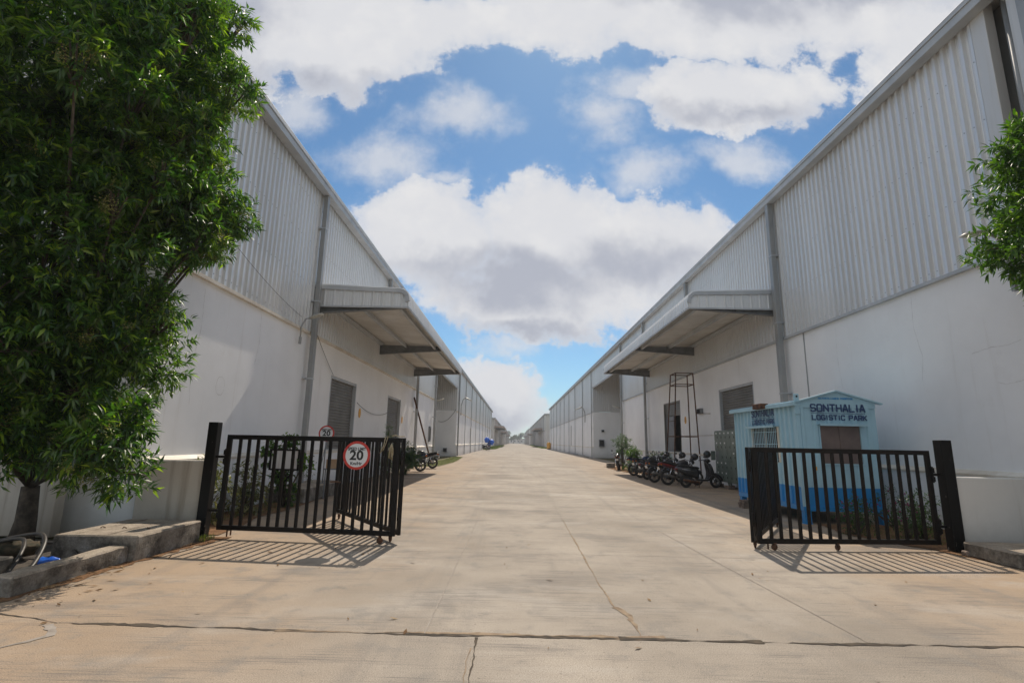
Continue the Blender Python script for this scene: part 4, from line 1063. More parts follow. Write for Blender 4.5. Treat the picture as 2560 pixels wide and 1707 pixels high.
def cabin():
    K = empty('cabin', (CX0, CY0, 0), 0, 'pale blue portable cabin lettered SONTHALIA LOGISTIC PARK, on legs by the right wall', 'cabin')
    W_, D_ = CX1-CX0, CY1-CY0
    zb = 0.76
    # front face (towards camera, y=0)
    wx0, wx1, wz0, wz1 = 0.47, 1.35, 1.27, 2.10
    def front(z0, z1, a, b, mb): corr(mb, (0, 0), (W_, 0), z0, z1, (0, -1), 0.29, 0.028, u0=a, u1=b, crest=0.22, phase=0.05, minor=False)
    lo = MB(); corr(lo, (0, 0), (W_, 0), CZ0+0.06, zb, (0, -1), 0.29, 0.006, crest=0.22, phase=0.05, minor=False)
    corr(lo, (0, 0), (0, D_), CZ0+0.10, zb, (-1, 0), 0.21, 0.040, crest=0.30, minor=False)
    lo.box(0.02, W_, D_-0.03, D_, CZ0, zb); lo.box(W_-0.03, W_, 0.02, D_-0.04, CZ0, zb)
    lo.build('lower_wall', MIDB, K)
    up = MB(); front(zb, wz0, 0.1, W_-0.0, up); front(wz0, wz1, 0.0, wx0, up); front(wz0, wz1, wx1, W_, up)
    front(zb, wz0, 0.0, 0.1, up)
    front(wz1, CZE-0.14, 0.0, W_, up)
    sy0, sy1, sz0, sz1 = 0.85, 2.18, 1.25, 2.08
    def side(z0, z1, a, b): corr(up, (0, 0), (0, D_), z0, z1, (-1, 0), 0.21, 0.040, u0=a, u1=b, crest=0.30, minor=False)
    side(zb, sz0, 0, D_); side(sz0, sz1, 0, sy0); side(sz0, sz1, sy1, D_); side(sz1, CZE-0.10, 0, D_)
    up.box(0.02, W_, D_-0.03, D_, zb, CZE-0.05); up.box(W_-0.03, W_, 0.02, D_-0.04, zb, CZE-0.05)
    up.build('upper_wall', SKYB, K)
    # gable plate
    g = MB(); n = 16; vs = []
    zf = lambda x: CZE+0.30*(1-abs(x-W_/2)/(W_/2))
    A = [(0, -0.03, CZE-0.14), (W_, -0.03, CZE-0.14), (W_, -0.03, CZE), (W_/2, -0.03, CZE+0.22), (0, -0.03, CZE)]
    B = [(x, 0.01, z) for x, y, z in A]
    g.add(A+B, [(0, 1, 2, 3, 4), (9, 8, 7, 6, 5)]+[(i, 5+i, 5+(i+1) % 5, (i+1) % 5) for i in range(5)]); g.build('gable', SKYB, K, fix=True)
    # roof sheets and eaves trim
    r = MB()
    for s in (0, 1):
        xa = -0.10 if s == 0 else W_+0.10
        za = CZE-0.03
        P = [(xa, -0.02, za), (W_/2, -0.02, CZE+0.02), (W_/2, D_+0.08, CZE+0.02), (xa, D_+0.08, za)]
        Q = [(x, y, z+0.03) for x, y, z in P]
        r.add(P+Q, [(0, 1, 2, 3), (7, 6, 5, 4)]+[(i, (i+1) % 4, 4+(i+1) % 4, 4+i) for i in range(4)])
    rf = r.build('roof', SKYB, K, fix=True)
    gt = MB()
    for sx in (0, 1):
        xa = -0.11 if sx == 0 else W_+0.13
        gt.bar((xa, -0.045, CZE-0.04), (W_/2, -0.045, CZE+0.235), 0.09, 0.03, up=(0, 0, 1))
    gt.build('gable_trim', SKYB, K)
    e = MB(); e.box(-0.13, -0.06, -0.11, D_+0.10, CZE-0.11, CZE-0.02); e.build('eaves_trim', SKYB, K, bevel=0.006)
    # corner channels, base rails, legs
    c = MB()
    c.box(-0.035, 0.05, -0.035, 0.05, CZ0, CZE-0.14); c.build('corner_channel', SKYB, K, bevel=0.006)
    b = MB(); b.box(-0.04, W_, -0.04, 0.0, CZ0, CZ0+0.09); b.box(-0.04, 0.0, 0.0, D_, CZ0, CZ0+0.11); b.box(0, W_, 0, D_, CZ0+0.0, CZ0+0.03)
    b.build('base_rail', MIDB, K)
    for x in (0.0, W_-0.10):
        for y in (-0.02, D_-0.14):
            l = MB(); l.box(x-0.02, x+0.12, y, y+0.03, 0, CZ0); l.box(x-0.02, x+0.01, y+0.03, y+0.13, 0, CZ0); l.box(x-0.03, x+0.13, y-0.01, y+0.14, 0, 0.012)
            l.build('leg', MIDB, K)
    # lifting lug
    l = MB(); l.box(-0.07, 0.05, -0.06, -0.035, CZE-0.30, CZE+0.16); lg = l.build('lifting_lug', SKYB, K, bevel=0.01)
    l = MB(); l.lathe([(0, -0.063), (0.022, -0.063), (0.022, -0.06), (0, -0.06)], (0, 0, CZE+0.10), 'y', 14); l.build('lug_hole', DARK, lg)
    # front window: brown board with hood
    w = MB(); w.box(wx0, wx1, 0.0, 0.02, wz0, wz1); wo = w.build('window', BROWN, K)
    f = MB(); 
    for a, bb in ((wx0-0.03, wx0), (wx1, wx1+0.03)): f.box(a, bb, -0.035, 0.02, wz0-0.03, wz1)
    f.box(wx0, wx1, -0.035, 0.02, wz0-0.03, wz0); f.build('window_frame', SKYB, wo)
    f = MB(); f.box((wx0+wx1)/2-0.012, (wx0+wx1)/2+0.012, -0.012, 0.0, wz0, wz1); f.build('mullion', BROWN, wo)
    h = MB(); h.box(wx0-0.06, wx1+0.10, -0.14, -0.0, wz1, wz1+0.025); h.box(wx0-0.06, wx1+0.10, -0.145, -0.12, wz1-0.02, wz1+0.03); h.build('hood', SKYB, wo)
    # side window: glass, dark gap, grille
    w = MB(); w.box(0.01, 0.03, sy0, sy1, sz0, sz1); w2 = w.build('window', GLASS, K)
    f = MB()
    for y in (sy0, sy0+0.62, sy1): f.box(-0.03, 0.01, y-0.025, y+0.025, sz0, sz1)
    f.box(-0.03, 0.01, sy0+0.025, sy1-0.025, sz0-0.03, sz0); f.build('window_frame', CREAM, w2)
    g = MB(); y = sy0+0.06
    while y < sy1: g.box(-0.055, -0.045, y-0.007, y+0.007, sz0, sz1); y += 0.085
    for z in (sz0+0.06, sz0+0.42, sz1-0.12): g.box(-0.06, -0.05, sy0, sy1, z-0.007, z+0.007)
    g.build('grille', SKYB, w2)
    h = MB(); h.box(-0.16, -0.0, sy0-0.08, sy1+0.10, sz1, sz1+0.022); h.box(-0.165, -0.14, sy0-0.08, sy1+0.10, sz1-0.02, sz1+0.03); h.build('hood', SKYB, w2)
    # rusty lamp box over the side eaves
    p = MB(); p.box(-0.24, -0.05, 1.15, 1.6, CZE-0.10, CZE+0.03); p.build('rusty_bracket', RUST, K, bevel=0.01)
    p = MB(); p.box(0.26, 0.32, -0.045, -0.03, 1.12, 1.20); p.build('padlock', YEL, K, bevel=0.006)
    # lettering
    y = -0.034
    stroke_text('SONTHALIA', 1.19, 0.180, 0.034, K, (W_/2+0.03, y, 2.475), 0.0)
    stroke_text('LOGISTIC', 0.716, 0.122, 0.026, K, (W_/2+0.05-0.242, y, 2.265), 0.0); stroke_text('PARK', 0.383, 0.122, 0.026, K, (W_/2+0.05+0.408, y, 2.265), 0.0)
    m = MB(); m.box(W_/2-0.57, W_/2+0.62, y-0.003, y+0.002, 2.352, 2.361); m.build('rule_line', NAVY, K)
    text_mesh('AR PORTA CABINS  9900892100', 0.055, MIDB, 'lettering', K, (W_/2, y, 2.685), (math.pi/2, 0, 0), 0.0015, 0.002)
    x = -0.048
    stroke_text('SONTHALIA', 1.13, 0.19, 0.034, K, (x, 1.50, 2.43), -math.pi/2)
    stroke_text('LOGISTIC', 0.674, 0.125, 0.024, K, (x, 1.50+0.228, 2.215), -math.pi/2); stroke_text('PARK', 0.361, 0.125, 0.024, K, (x, 1.50-0.384, 2.215), -math.pi/2)
    m = MB(); m.box(x-0.003, x+0.002, 0.95, 2.08, 2.305, 2.314); m.build('rule_line', NAVY, K)
cabin()
def brick_pile(name, x, y, n, label, seed, w=0.22, d=0.11, h=0.07, rz=0.2):
    E_ = empty(name, (x, y, 0), rz, label, 'bricks'); rng = random.Random(seed)
    for k in range(n):
        for q in range(2):
            b = MB(); b.box(-w/2, w/2, -d/2, d/2, 0, h-0.004); o = b.build('brick', BRICK, E_, bevel=0.005)
            o.location = (rng.uniform(-0.02, 0.02), (q-0.5)*(d+0.01)+rng.uniform(-0.01, 0.01), k*h); o.rotation_euler = (0, 0, rng.uniform(-0.12, 0.12))
brick_pile('brick_stack', 6.15, 14.15, 3, 'small stack of bricks beside the far leg of the blue cabin', 1)
brick_pile('brick_stack', 5.93, 12.6, 2, 'low pair of bricks half hidden behind the folded right gate', 2)

# ------------------------------------------------------------------ lockers
def lockers():
    K = empty('locker_cabinet', (8.12, 17.6, 0), 0, 'grey green steel locker cabinet with many doors, standing on bricks behind the blue cabin', 'lockers')
    L_, D_, z0, z1 = 3.55, 0.5, 0.24, 2.2
    b = MB(); b.box(0.02, D_, 0, L_, z0, z1); b.build('carcass', LOCK, K, bevel=0.006)
    rows, colsn = 5, 9; dh = (z1-z0-0.06)/rows; dw = L_/colsn
    for r in range(rows):
        for c in range(colsn):
            y = c*dw; z = z0+0.03+r*dh
            d = MB(); opened = (r, c) in ((2, 8), )
            if opened: d.box(-dw*0.45, 0.0, y+dw-0.02, y+dw-0.005, z+0.01, z+dh-0.01)
            else: d.box(0.0, 0.018, y+0.008, y+dw-0.008, z+0.008, z+dh-0.008)
            do = d.build('locker_door', LOCK, K)
            if opened:
                i = MB(); i.box(0.012, 0.019, y+0.02, y+dw-0.02, z+0.02, z+dh-0.02); i.build('compartment_shade', BEAM, K)  # flat dark plate painted as the shaded inside of the open locker
                continue
            h = MB(); h.box(-0.006, -0.001, y+0.07, y+0.105, z+dh*0.28, z+dh*0.5); h.build('handle', DARK, do)
            if random.random() < 0.7:
                p = MB(); p.box(-0.004, -0.001, y+dw*0.35, y+dw*0.35+0.09, z+dh*0.72, z+dh*0.88); p.build('number_plate', WHITEP, do)
    for y in (0.06, 1.15, 1.35, 2.3, 2.5, L_-0.1):
        l = MB(); l.box(0.04, 0.09, y, y+0.05, 0.14, z0); l.box(D_-0.09, D_-0.04, y, y+0.05, 0.14, z0); l.build('leg', LOCK, K)
lockers()
for i, y in enumerate((17.7, 18.85, 20.0, 21.05)):
    b = MB(); b.box(-0.14, 0.14, -0.09, 0.09, 0, 0.14); o = b.build('brick', BRICK, bevel=0.006); o.location = (8.18, y, 0); o.rotation_euler = (0, 0, 0.15*i)
    tag(o, ['brick under the near end of the locker cabinet', 'brick under the locker cabinet, second from its near end', 'brick under the locker cabinet, second from its far end', 'brick under the far end of the locker cabinet'][i], 'brick', 'bricks propping the lockers')

# ------------------------------------------------------------------ scaffold tower
def tower():
    K = empty('ladder_frame', (7.8, 24.2, 0), 0, 'tall rusty angle iron tower frame tapering upward between the open door and the shutter', 'frame')
    base = [(-0.62, -0.55), (0.62, -0.55), (0.62, 0.75), (-0.62, 0.75)]; top = [(-0.30, -0.38), (0.50, -0.38), (0.50, 0.42), (-0.30, 0.42)]
    def at(i, z): t = z/4.95; return (base[i][0]+(top[i][0]-base[i][0])*t, base[i][1]+(top[i][1]-base[i][1])*t, z)
    for i in range(4):
        m = MB(); m.bar(at(i, 0), at(i, 4.95), 0.045); m.build('leg', RUST, K)
    for z in (4.93, 4.4, 2.0):
        m = MB()
        for i in range(4): m.bar(at(i, z), at((i+1) % 4, z), 0.04)
        m.build('cross_rail', RUST, K)
    for z in (3.5, 2.7):
        m = MB(); m.bar(at(3, z), at(0, z), 0.025); m.build('rung', RUST, K)
    m = MB(); m.bar(at(1, 3.05), (1.15, -0.6, 3.05), 0.025); m.build('rung', RUST, K)
tower()

# ------------------------------------------------------------------ motorcycles
def torus(mb, c, R, r, n=28, m=10, axis='y', rz=0.0):
    vs = []; fs = []
    for i in range(n):
        a = 2*math.pi*i/n
        for j in range(m):
            b = 2*math.pi*j/m; rr = R+r*math.cos(b)
            v = Vector((rr*math.cos(a), r*1.05*math.sin(b), rr*math.sin(a)))
            if rz: v = Matrix.Rotation(rz, 3, 'Z') @ v
            vs.append(v+Vector(c))
    for i in range(n):
        for j in range(m):
            i2, j2 = (i+1) % n, (j+1) % m; fs.append((i*m+j, i*m+j2, i2*m+j2, i2*m+j))
    mb.add(vs, fs, True)
def sect(x, w, z0, z1, n=10, p=2.6):
    """superellipse section in yz at x"""
    out = []; zc, hz = (z0+z1)/2, (z1-z0)/2
    for k in range(n):
        a = 2*math.pi*k/n; c, s = math.cos(a), math.sin(a)
        out.append((x, w/2*math.copysign(abs(c)**(2/p), c), zc+hz*math.copysign(abs(s)**(2/p), s)))
    return out
def loft(secs, m, name, parent):
    mb = MB(); mb.loft([sect(*s) for s in secs]); return mb.build(name, m, parent, fix=True)
def wheel(K, x, R=0.30, r=0.048, rz=0.0, spokes=6, drum=0.07):
    t = MB(); torus(t, (x, 0, R), R-r, r, rz=rz); w = t.build('tyre', RUBBER, K)
    m = MB(); torus(m, (x, 0, R), R-r*1.9, 0.014, 28, 6, rz=rz)
    for k in range(spokes):
        a = 2*math.pi*k/spokes; p = Vector((math.cos(a), 0, math.sin(a)))
        m.bar(Vector((x, 0, R))+p*0.03, Vector((x, 0, R))+p*(R-r*1.9), 0.03, 0.016, up=(0, 1, 0))
    m.build('rim', ALLOY if spokes < 8 else PLASB, w)
    h = MB(); h.lathe([(0, -0.055), (drum*0.6, -0.055), (drum, -0.03), (drum, 0.03), (drum*0.6, 0.055), (0, 0.055)], (x, 0, R), 'y', 16); h.build('hub', ENGINE, w, fix=True)
    return w
PAINT_PARTS = ('tank', 'tail_panel', 'side_panel')
def make_moto(label):
    K = empty('motorcycle', (0, 0, 0), 0, label, 'motorcycle', 'motorcycles parked by the warehouse walls')
    wheel(K, -0.63, 0.305, 0.05); wheel(K, 0.66, 0.30, 0.043)
    loft([(0.34, 0.10, 0.80, 0.90), (0.30, 0.20, 0.76, 0.97), (0.15, 0.29, 0.74, 1.02), (-0.02, 0.26, 0.74, 0.99), (-0.14, 0.17, 0.76, 0.90), (-0.18, 0.10, 0.78, 0.86)], GREYP, 'tank', K)
    loft([(-0.10, 0.14, 0.78, 0.84), (-0.16, 0.22, 0.76, 0.86), (-0.35, 0.27, 0.77, 0.87), (-0.55, 0.25, 0.82, 0.92), (-0.78, 0.19, 0.86, 0.945), (-0.84, 0.12, 0.88, 0.93)], SEATM, 'seat', K)
    loft([(-0.20, 0.20, 0.60, 0.76), (-0.40, 0.24, 0.64, 0.79), (-0.62, 0.22, 0.72, 0.85), (-0.88, 0.15, 0.80, 0.90), (-0.97, 0.10, 0.83, 0.89)], GREYP, 'tail_panel', K)
    loft([(0.14, 0.22, 0.50, 0.73), (0.0, 0.24, 0.48, 0.74), (-0.2, 0.23, 0.52, 0.74)], GREYP, 'side_panel', K)
    e = MB(); e.loft([sect(0.22, 0.16, 0.30, 0.56), sect(0.10, 0.24, 0.24, 0.68), sect(-0.08, 0.26, 0.24, 0.62), sect(-0.18, 0.20, 0.28, 0.52)])
    for k in range(5): e.box(0.06, 0.24, -0.11, 0.11, 0.44+k*0.045, 0.455+k*0.045)
    e.lathe([(0, -0.14), (0.09, -0.14), (0.09, 0.14), (0, 0.14)], (-0.05, 0, 0.35), 'y', 14); e.build('engine', ENGINE, K)
    f = MB(); f.tube([(0.42, 0, 0.86), (0.30, 0, 0.70), (0.24, 0, 0.35), (0.0, 0, 0.24), (-0.25, 0, 0.30)], 0.02, 8)
    for s in (-1, 1):
        f.tube([(-0.25, 0.09*s, 0.33), (-0.45, 0.11*s, 0.31), (-0.63, 0.11*s, 0.31)], 0.02, 8)
        f.tube([(-0.20, 0.11*s, 0.70), (-0.55, 0.12*s, 0.74), (-0.90, 0.07*s, 0.82)], 0.012, 6)
    f.build('frame', PLASB, K)
    for s in (-1, 1):
        m = MB(); m.tube([(-0.60, 0.12*s, 0.33), (-0.46, 0.125*s, 0.68)], 0.028, 8); m.build('shock_absorber', CHROME, K)
        m = MB(); m.tube([(0.66, 0.075*s, 0.30), (0.46, 0.075*s, 0.82), (0.43, 0.07*s, 0.93)], 0.020, 8); m.build('fork', CHROME, K)
    h = MB(); h.tube([(0.30, -0.36, 1.03), (0.36, -0.22, 1.05), (0.42, -0.06, 0.99), (0.42, 0.06, 0.99), (0.36, 0.22, 1.05), (0.30, 0.36, 1.03)], 0.013, 8)
    h.tube([(0.27, -0.38, 1.025), (0.31, -0.25, 1.04)], 0.019, 8); h.tube([(0.27, 0.38, 1.025), (0.31, 0.25, 1.04)], 0.019, 8); h.build('handlebar', PLASB, K)
    for s in (-1, 1):
        m = MB(); m.tube([(0.36, 0.24*s, 1.05), (0.33, 0.33*s, 1.19)], 0.006, 6); m.ball((0.33, 0.34*s, 1.22), (0.018, 0.065, 0.045), 12, 8); m.build('mirror', PLASB, K)
        m = MB(); m.ball((-0.90, 0.13*s, 0.80), (0.035, 0.03, 0.025), 8, 6); m.build('indicator', AMBER, K)
    m = MB(); m.loft([sect(0.44, 0.16, 0.84, 1.0), sect(0.50, 0.20, 0.82, 1.06), sect(0.58, 0.18, 0.84, 1.0), sect(0.60, 0.12, 0.87, 0.97)]); m.build('headlight', PLASB, K)
    # mudguards
    for xc, R, a0, a1, w_ in ((0.66, 0.345, 40, 170, 0.10), (-0.63, 0.37, 25, 150, 0.13)):
        m = MB(); pts = []; nn = 9; vs = []
        for i in range(nn+1):
            a = R_(a0+(a1-a0)*i/nn); 
            for y, dr in ((-w_/2, -0.02), (-w_/4, 0.006), (w_/4, 0.006), (w_/2, -0.02)): vs.append((xc+(R+dr)*math.cos(a), y, 0.30+(R+dr)*math.sin(a)))
        m.add(vs, [(i*4+j, i*4+j+1, (i+1)*4+j+1, (i+1)*4+j) for i in range(nn) for j in range(3)], True); m.build('mudguard', PLASB, K)
    m = MB(); m.obox((-0.95, 0, 0.60), (0.93, 0, 0.36), (0, 1, 0), (-0.36, 0, 0.93), 0.006, 0.06, 0.16); m.build('mudflap', PLASB, K)
    m = MB(); m.obox((-0.985, 0, 0.66), (0.93, 0, 0.36), (0, 1, 0), (-0.36, 0, 0.93), 0.004, 0.085, 0.055); m.build('number_plate', WHITEP, K)
    m = MB(); m.loft([sect(-0.95, 0.10, 0.81, 0.86), sect(-0.99, 0.08, 0.82, 0.855)]); m.build('tail_light', REDL, K)
    g = MB(); g.tube([(-0.60, 0.13, 0.90), (-0.85, 0.13, 0.94), (-0.98, 0.08, 0.96), (-0.98, -0.08, 0.96), (-0.85, -0.13, 0.94), (-0.60, -0.13, 0.90)], 0.011, 6); g.build('grab_rail', PLASB, K)
    x = MB(); x.tube([(0.16, -0.12, 0.45), (0.2, -0.14, 0.28), (-0.1, -0.15, 0.24), (-0.35, -0.16, 0.28)], 0.018, 8); x.tube([(-0.30, -0.17, 0.28), (-0.50, -0.175, 0.34), (-0.84, -0.18, 0.42)], [0.03, 0.045, 0.038], 10); x.build('exhaust', ALLOY, K)
    m = MB(); m.tube([(-0.02, 0.12, 0.26), (-0.08, 0.28, 0.01)], 0.012, 6); m.tube([(-0.15, -0.22, 0.30), (-0.15, 0.22, 0.30)], 0.014, 6); m.build('side_stand', PLASB, K)
    return K
def make_scooter(label):
    K = empty('scooter', (0, 0, 0), 0, label, 'scooter', 'scooters parked by the right wall')
    wheel(K, -0.60, 0.245, 0.055, spokes=5); wheel(K, 0.63, 0.245, 0.05, spokes=5)
    # rear body
    loft([(-0.10, 0.26, 0.34, 0.70), (-0.18, 0.32, 0.34, 0.74), (-0.40, 0.38, 0.40, 0.78), (-0.62, 0.37, 0.46, 0.80), (-0.82, 0.28, 0.56, 0.80), (-0.98, 0.14, 0.66, 0.78)], GREYP, 'body', K)
    loft([(-0.06, 0.18, 0.70, 0.77), (-0.14, 0.28, 0.70, 0.80), (-0.40, 0.31, 0.74, 0.82), (-0.66, 0.28, 0.77, 0.86), (-0.86, 0.20, 0.78, 0.86), (-0.90, 0.12, 0.79, 0.84)], SEATM, 'seat', K)
    loft([(-0.95, 0.20, 0.66, 0.73), (-1.01, 0.14, 0.67, 0.73)], REDL, 'tail_light', K)
    s = MB()
    for sd in (-1, 1): s.tube([(-0.22, 0.185*sd, 0.60), (-0.5, 0.20*sd, 0.66), (-0.80, 0.15*sd, 0.70)], 0.007, 6)
    s.build('body_trim', CHROME, K)
    loft([(-0.14, 0.28, 0.26, 0.36), (0.05, 0.34, 0.25, 0.33), (0.26, 0.34, 0.25, 0.33), (0.34, 0.30, 0.26, 0.37)], PLASB, 'footboard', K)
    # leg shield
    a = MB(); secs = []
    for x, z, w in ((0.30, 0.28, 0.30), (0.40, 0.42, 0.40), (0.42, 0.58, 0.44), (0.38, 0.74, 0.40), (0.32, 0.90, 0.28), (0.29, 0.98, 0.16)):
        sec = []
        for k in range(12):
            t = 2*math.pi*k/12; sec.append((x+0.055*math.sin(t)-0.06*(abs(math.cos(t))**2), w/2*math.cos(t), z+0.02*math.sin(t)))
        secs.append(sec)
    a.loft(secs); a.build('leg_shield', GREYP, K, fix=True)
    n = MB(); secs = []
    for x, z, w in ((0.50, 0.44, 0.16), (0.50, 0.60, 0.24), (0.45, 0.78, 0.22), (0.38, 0.92, 0.14)):
        secs.append([(x+0.06*math.cos(2*math.pi*k/10), w/2*math.sin(2*math.pi*k/10), z) for k in range(10)])
    n.loft(secs); n.build('front_apron', GREYP, K, fix=True)
    loft([(0.42, 0.10, 0.40, 0.46), (0.50, 0.13, 0.45, 0.56), (0.64, 0.15, 0.46, 0.57), (0.80, 0.14, 0.36, 0.48), (0.90, 0.10, 0.26, 0.38), (0.93, 0.05, 0.24, 0.30)], GREYP, 'front_fender', K)
    f = MB()
    for sd in (-1, 1): f.tube([(0.63, 0.08*sd, 0.25), (0.50, 0.07*sd, 0.50)], 0.016, 8)
    f.build('fork', PLASB, K)
    h = MB(); h.loft([sect(0.20, 0.16, 0.98, 1.06), sect(0.26, 0.26, 0.96, 1.10), sect(0.36, 0.24, 0.95, 1.10), sect(0.42, 0.14, 0.97, 1.05)])
    h.tube([(0.16, -0.35, 1.02), (0.24, -0.12, 1.05), (0.24, 0.12, 1.05), (0.16, 0.35, 1.02)], 0.018, 8); h.build('handlebar', PLASB, K, fix=True)
    for sd in (-1, 1):
        m = MB(); m.tube([(0.20, 0.26*sd, 1.05), (0.18, 0.30*sd, 1.18)], 0.006, 6); m.build('mirror_stem', PLASB, K)
        m = MB(); m.ball((0.17, 0.31*sd, 1.22), (0.014, 0.06, 0.045), 12, 8); m.build('mirror', CHROME, K)
    m = MB(); m.tube([(-0.15, -0.16, 0.22), (-0.40, -0.19, 0.24), (-0.78, -0.20, 0.30)], [0.03, 0.05, 0.045], 10); m.build('exhaust', RUST, K)
    m = MB(); m.loft([sect(-0.28, 0.18, 0.16, 0.34), sect(-0.60, 0.20, 0.16, 0.36)]); m.build('engine', ENGINE, K)
    m = MB(); m.tube([(-0.10, -0.12, 0.24), (-0.16, -0.17, 0.01)], 0.012, 6); m.tube([(-0.10, 0.12, 0.24), (-0.16, 0.17, 0.01)], 0.012, 6); m.build('centre_stand', RUST, K)
    g = MB(); g.tube([(-0.72, 0.12, 0.84), (-0.92, 0.10, 0.90), (-0.92, -0.10, 0.90), (-0.72, -0.12, 0.84)], 0.012, 6); g.build('grab_rail', PLASB, K)
    m = MB(); m.obox((-0.985, 0, 0.56), (0.95, 0, 0.3), (0, 1, 0), (-0.3, 0, 0.95), 0.004, 0.09, 0.05); m.build('number_plate', WHITEP, K)
    return K
def paint(K, m, names=PAINT_PARTS):
    for c in kids(K):
        if c.name.split('.')[0] in names:
            c.material_slots[0].link = 'OBJECT'; c.material_slots[0].material = m
def put(K, rear, heading, lean=0.0, xr=-0.63):
    """place the vehicle so that its rear wheel stands on rear"""
    K.rotation_euler = (lean, 0, heading)
    off = Vector((xr*math.cos(heading), xr*math.sin(heading), 0))
    K.location = (rear[0]-off.x, rear[1]-off.y, 0)
moto = make_moto('dark motorcycle whose rear wheel stands between the grey scooter and the red motorcycle')
sco = make_scooter('black scooter nearest the lockers, with a helmet on its handlebar')
put(sco, (6.62, 20.35), R_(8), 0.0, -0.60)
sco2 = copy_tree(sco); sco2['label'] = 'second black scooter, in the middle of the row of parked motorcycles'
put(sco2, (6.15, 24.4), R_(14), 0.03, -0.60)
paint(moto, PLASB, ('tail_panel',)); put(moto, (6.02, 22.6), R_(16), -0.10)
red = copy_tree(moto); red['label'] = 'motorcycle with a bright red tail, next to the black scooter by the lockers'; put(red, (6.25, 21.45), R_(10), -0.12); paint(red, REDP, ('tail_panel', 'side_panel'))
m4 = copy_tree(moto); m4['label'] = 'dark motorcycle just beyond the second scooter in the row'; put(m4, (6.15, 25.6), R_(20), -0.13); paint(m4, PLASB)
m5 = copy_tree(moto); m5['label'] = 'dark blue motorcycle at the far end of the row on the right'; put(m5, (6.2, 27.3), R_(6), -0.10); paint(m5, BLUEP)
m6 = copy_tree(moto); m6['label'] = 'small motorcycle parked alone beside the bushes farther up on the right'; put(m6, (6.4, 32.3), R_(75), -0.10)
m7 = copy_tree(moto); m7['label'] = 'navy motorcycle half hidden by the bush at the end of the left gate'; put(m7, (-4.92, 27.2), R_(184), 0.10); paint(m7, BLUEP)
m8 = copy_tree(moto); m8['label'] = 'black motorcycle behind the navy one on the left verge'; put(m8, (-4.78, 30.3), R_(176), 0.10)
m9 = copy_tree(moto); m9['label'] = 'far motorcycle standing against the left wall beside the blue loads'; put(m9, (-5.3, 96.0), R_(150), 0.10)

def helmet(loc, rz, label, m=None):
    K = empty('helmet', loc, rz, label, 'helmet', 'motorcycle helmets')
    b = MB(); b.ball((0, 0, 0.02), (0.145, 0.125, 0.135), 20, 14)
    b.loft([sect(0.02, 0.21, -0.13, -0.02, 14), sect(0.10, 0.19, -0.13, -0.03, 14), sect(0.145, 0.12, -0.12, -0.05, 14)])
    b.build('shell', m or PLASB, K)
    v = MB(); vs = []
    for i in range(5):
        z = -0.03+0.028*i
        for k in range(11):
            a = R_(-62+124*k/10); c = math.sqrt(max(0.1, 1-((z-0.02)/0.142)**2)); vs.append((0.152*c*math.cos(a), 0.132*c*math.sin(a), z))
    v.add(vs, [(i*11+k, i*11+k+1, (i+1)*11+k+1, (i+1)*11+k) for i in range(4) for k in range(10)], True); v.build('visor', GLASS, K)
    return K
hx = Vector((6.62, 20.35, 0))+Vector((math.cos(R_(8)), math.sin(R_(8)), 0))*(0.60+0.16)
helmet((hx.x+0.06, hx.y-0.28, 1.26), R_(200), 'glossy black helmet hung on the mirror of the scooter nearest the lockers')
helmet((7.35, 22.9, 1.16), R_(150), 'dark helmet on the handlebar of the motorcycle beside the red one')
helmet((7.25, 24.9, 1.14), R_(180), 'dark helmet on the second scooter in the middle of the row')
helmet((7.5, 21.75, 1.12), R_(120), 'dark helmet on the handlebar of the red motorcycle', GREYP)

# ------------------------------------------------------------------ far blue loads, person, yellow barrel
def sack(loc, r, label, seed, m=BTARP, name='sack'):
    mb = MB(); mb.ball((0, 0, 0), r, 16, 12)
    from mathutils import noise as mn
    mb.v = [tuple(Vector(v)+mn.noise_vector(Vector(v)*3.5+Vector((seed, 0, 0)))*0.10) for v in mb.v]
    o = mb.build(name, m); o.location = loc; return tag(o, label, 'sack', 'blue sacks carried on the far motorcycle')
far_m = copy_tree(moto); far_m['label'] = 'far motorcycle seen from behind, loaded with blue sacks in the roadway'; put(far_m, (-4.6, 91.4), R_(92), 0.0); paint(far_m, BLUEP)
sack((-5.0, 92.2, 1.85), (0.5, 0.5, 0.5), 'blue plastic sack on the left of the far loaded motorcycle', 1)
sack((-4.15, 92.2, 1.5), (0.4, 0.5, 0.5), 'blue plastic sack on the right of the far loaded motorcycle', 2)
sack((-4.55, 92.0, 1.1), (0.3, 0.4, 0.28), 'dark blue sack low over the rear wheel of the far motorcycle', 3, CLOTHB)
def skin_person(name, joints, edges, label, mats):
    """one continuous body grown with a skin modifier; clothes as children"""
    me = bpy.data.meshes.new(name); me.from_pydata([j[0] for j in joints], edges, []); me.update()
    me.materials.append(mats)
    o = bpy.data.objects.new(name, me); col.objects.link(o)
    md = o.modifiers.new('skin', 'SKIN'); md.use_smooth_shade = True
    sv = me.skin_vertices[0].data
    for i, j in enumerate(joints): sv[i].radius = (j[1], j[1]); sv[i].use_root = (i == 0)
    sub = o.modifiers.new('sub', 'SUBSURF'); sub.levels = 1; sub.render_levels = 1
    if label: tag(o, label, 'person')
    return o
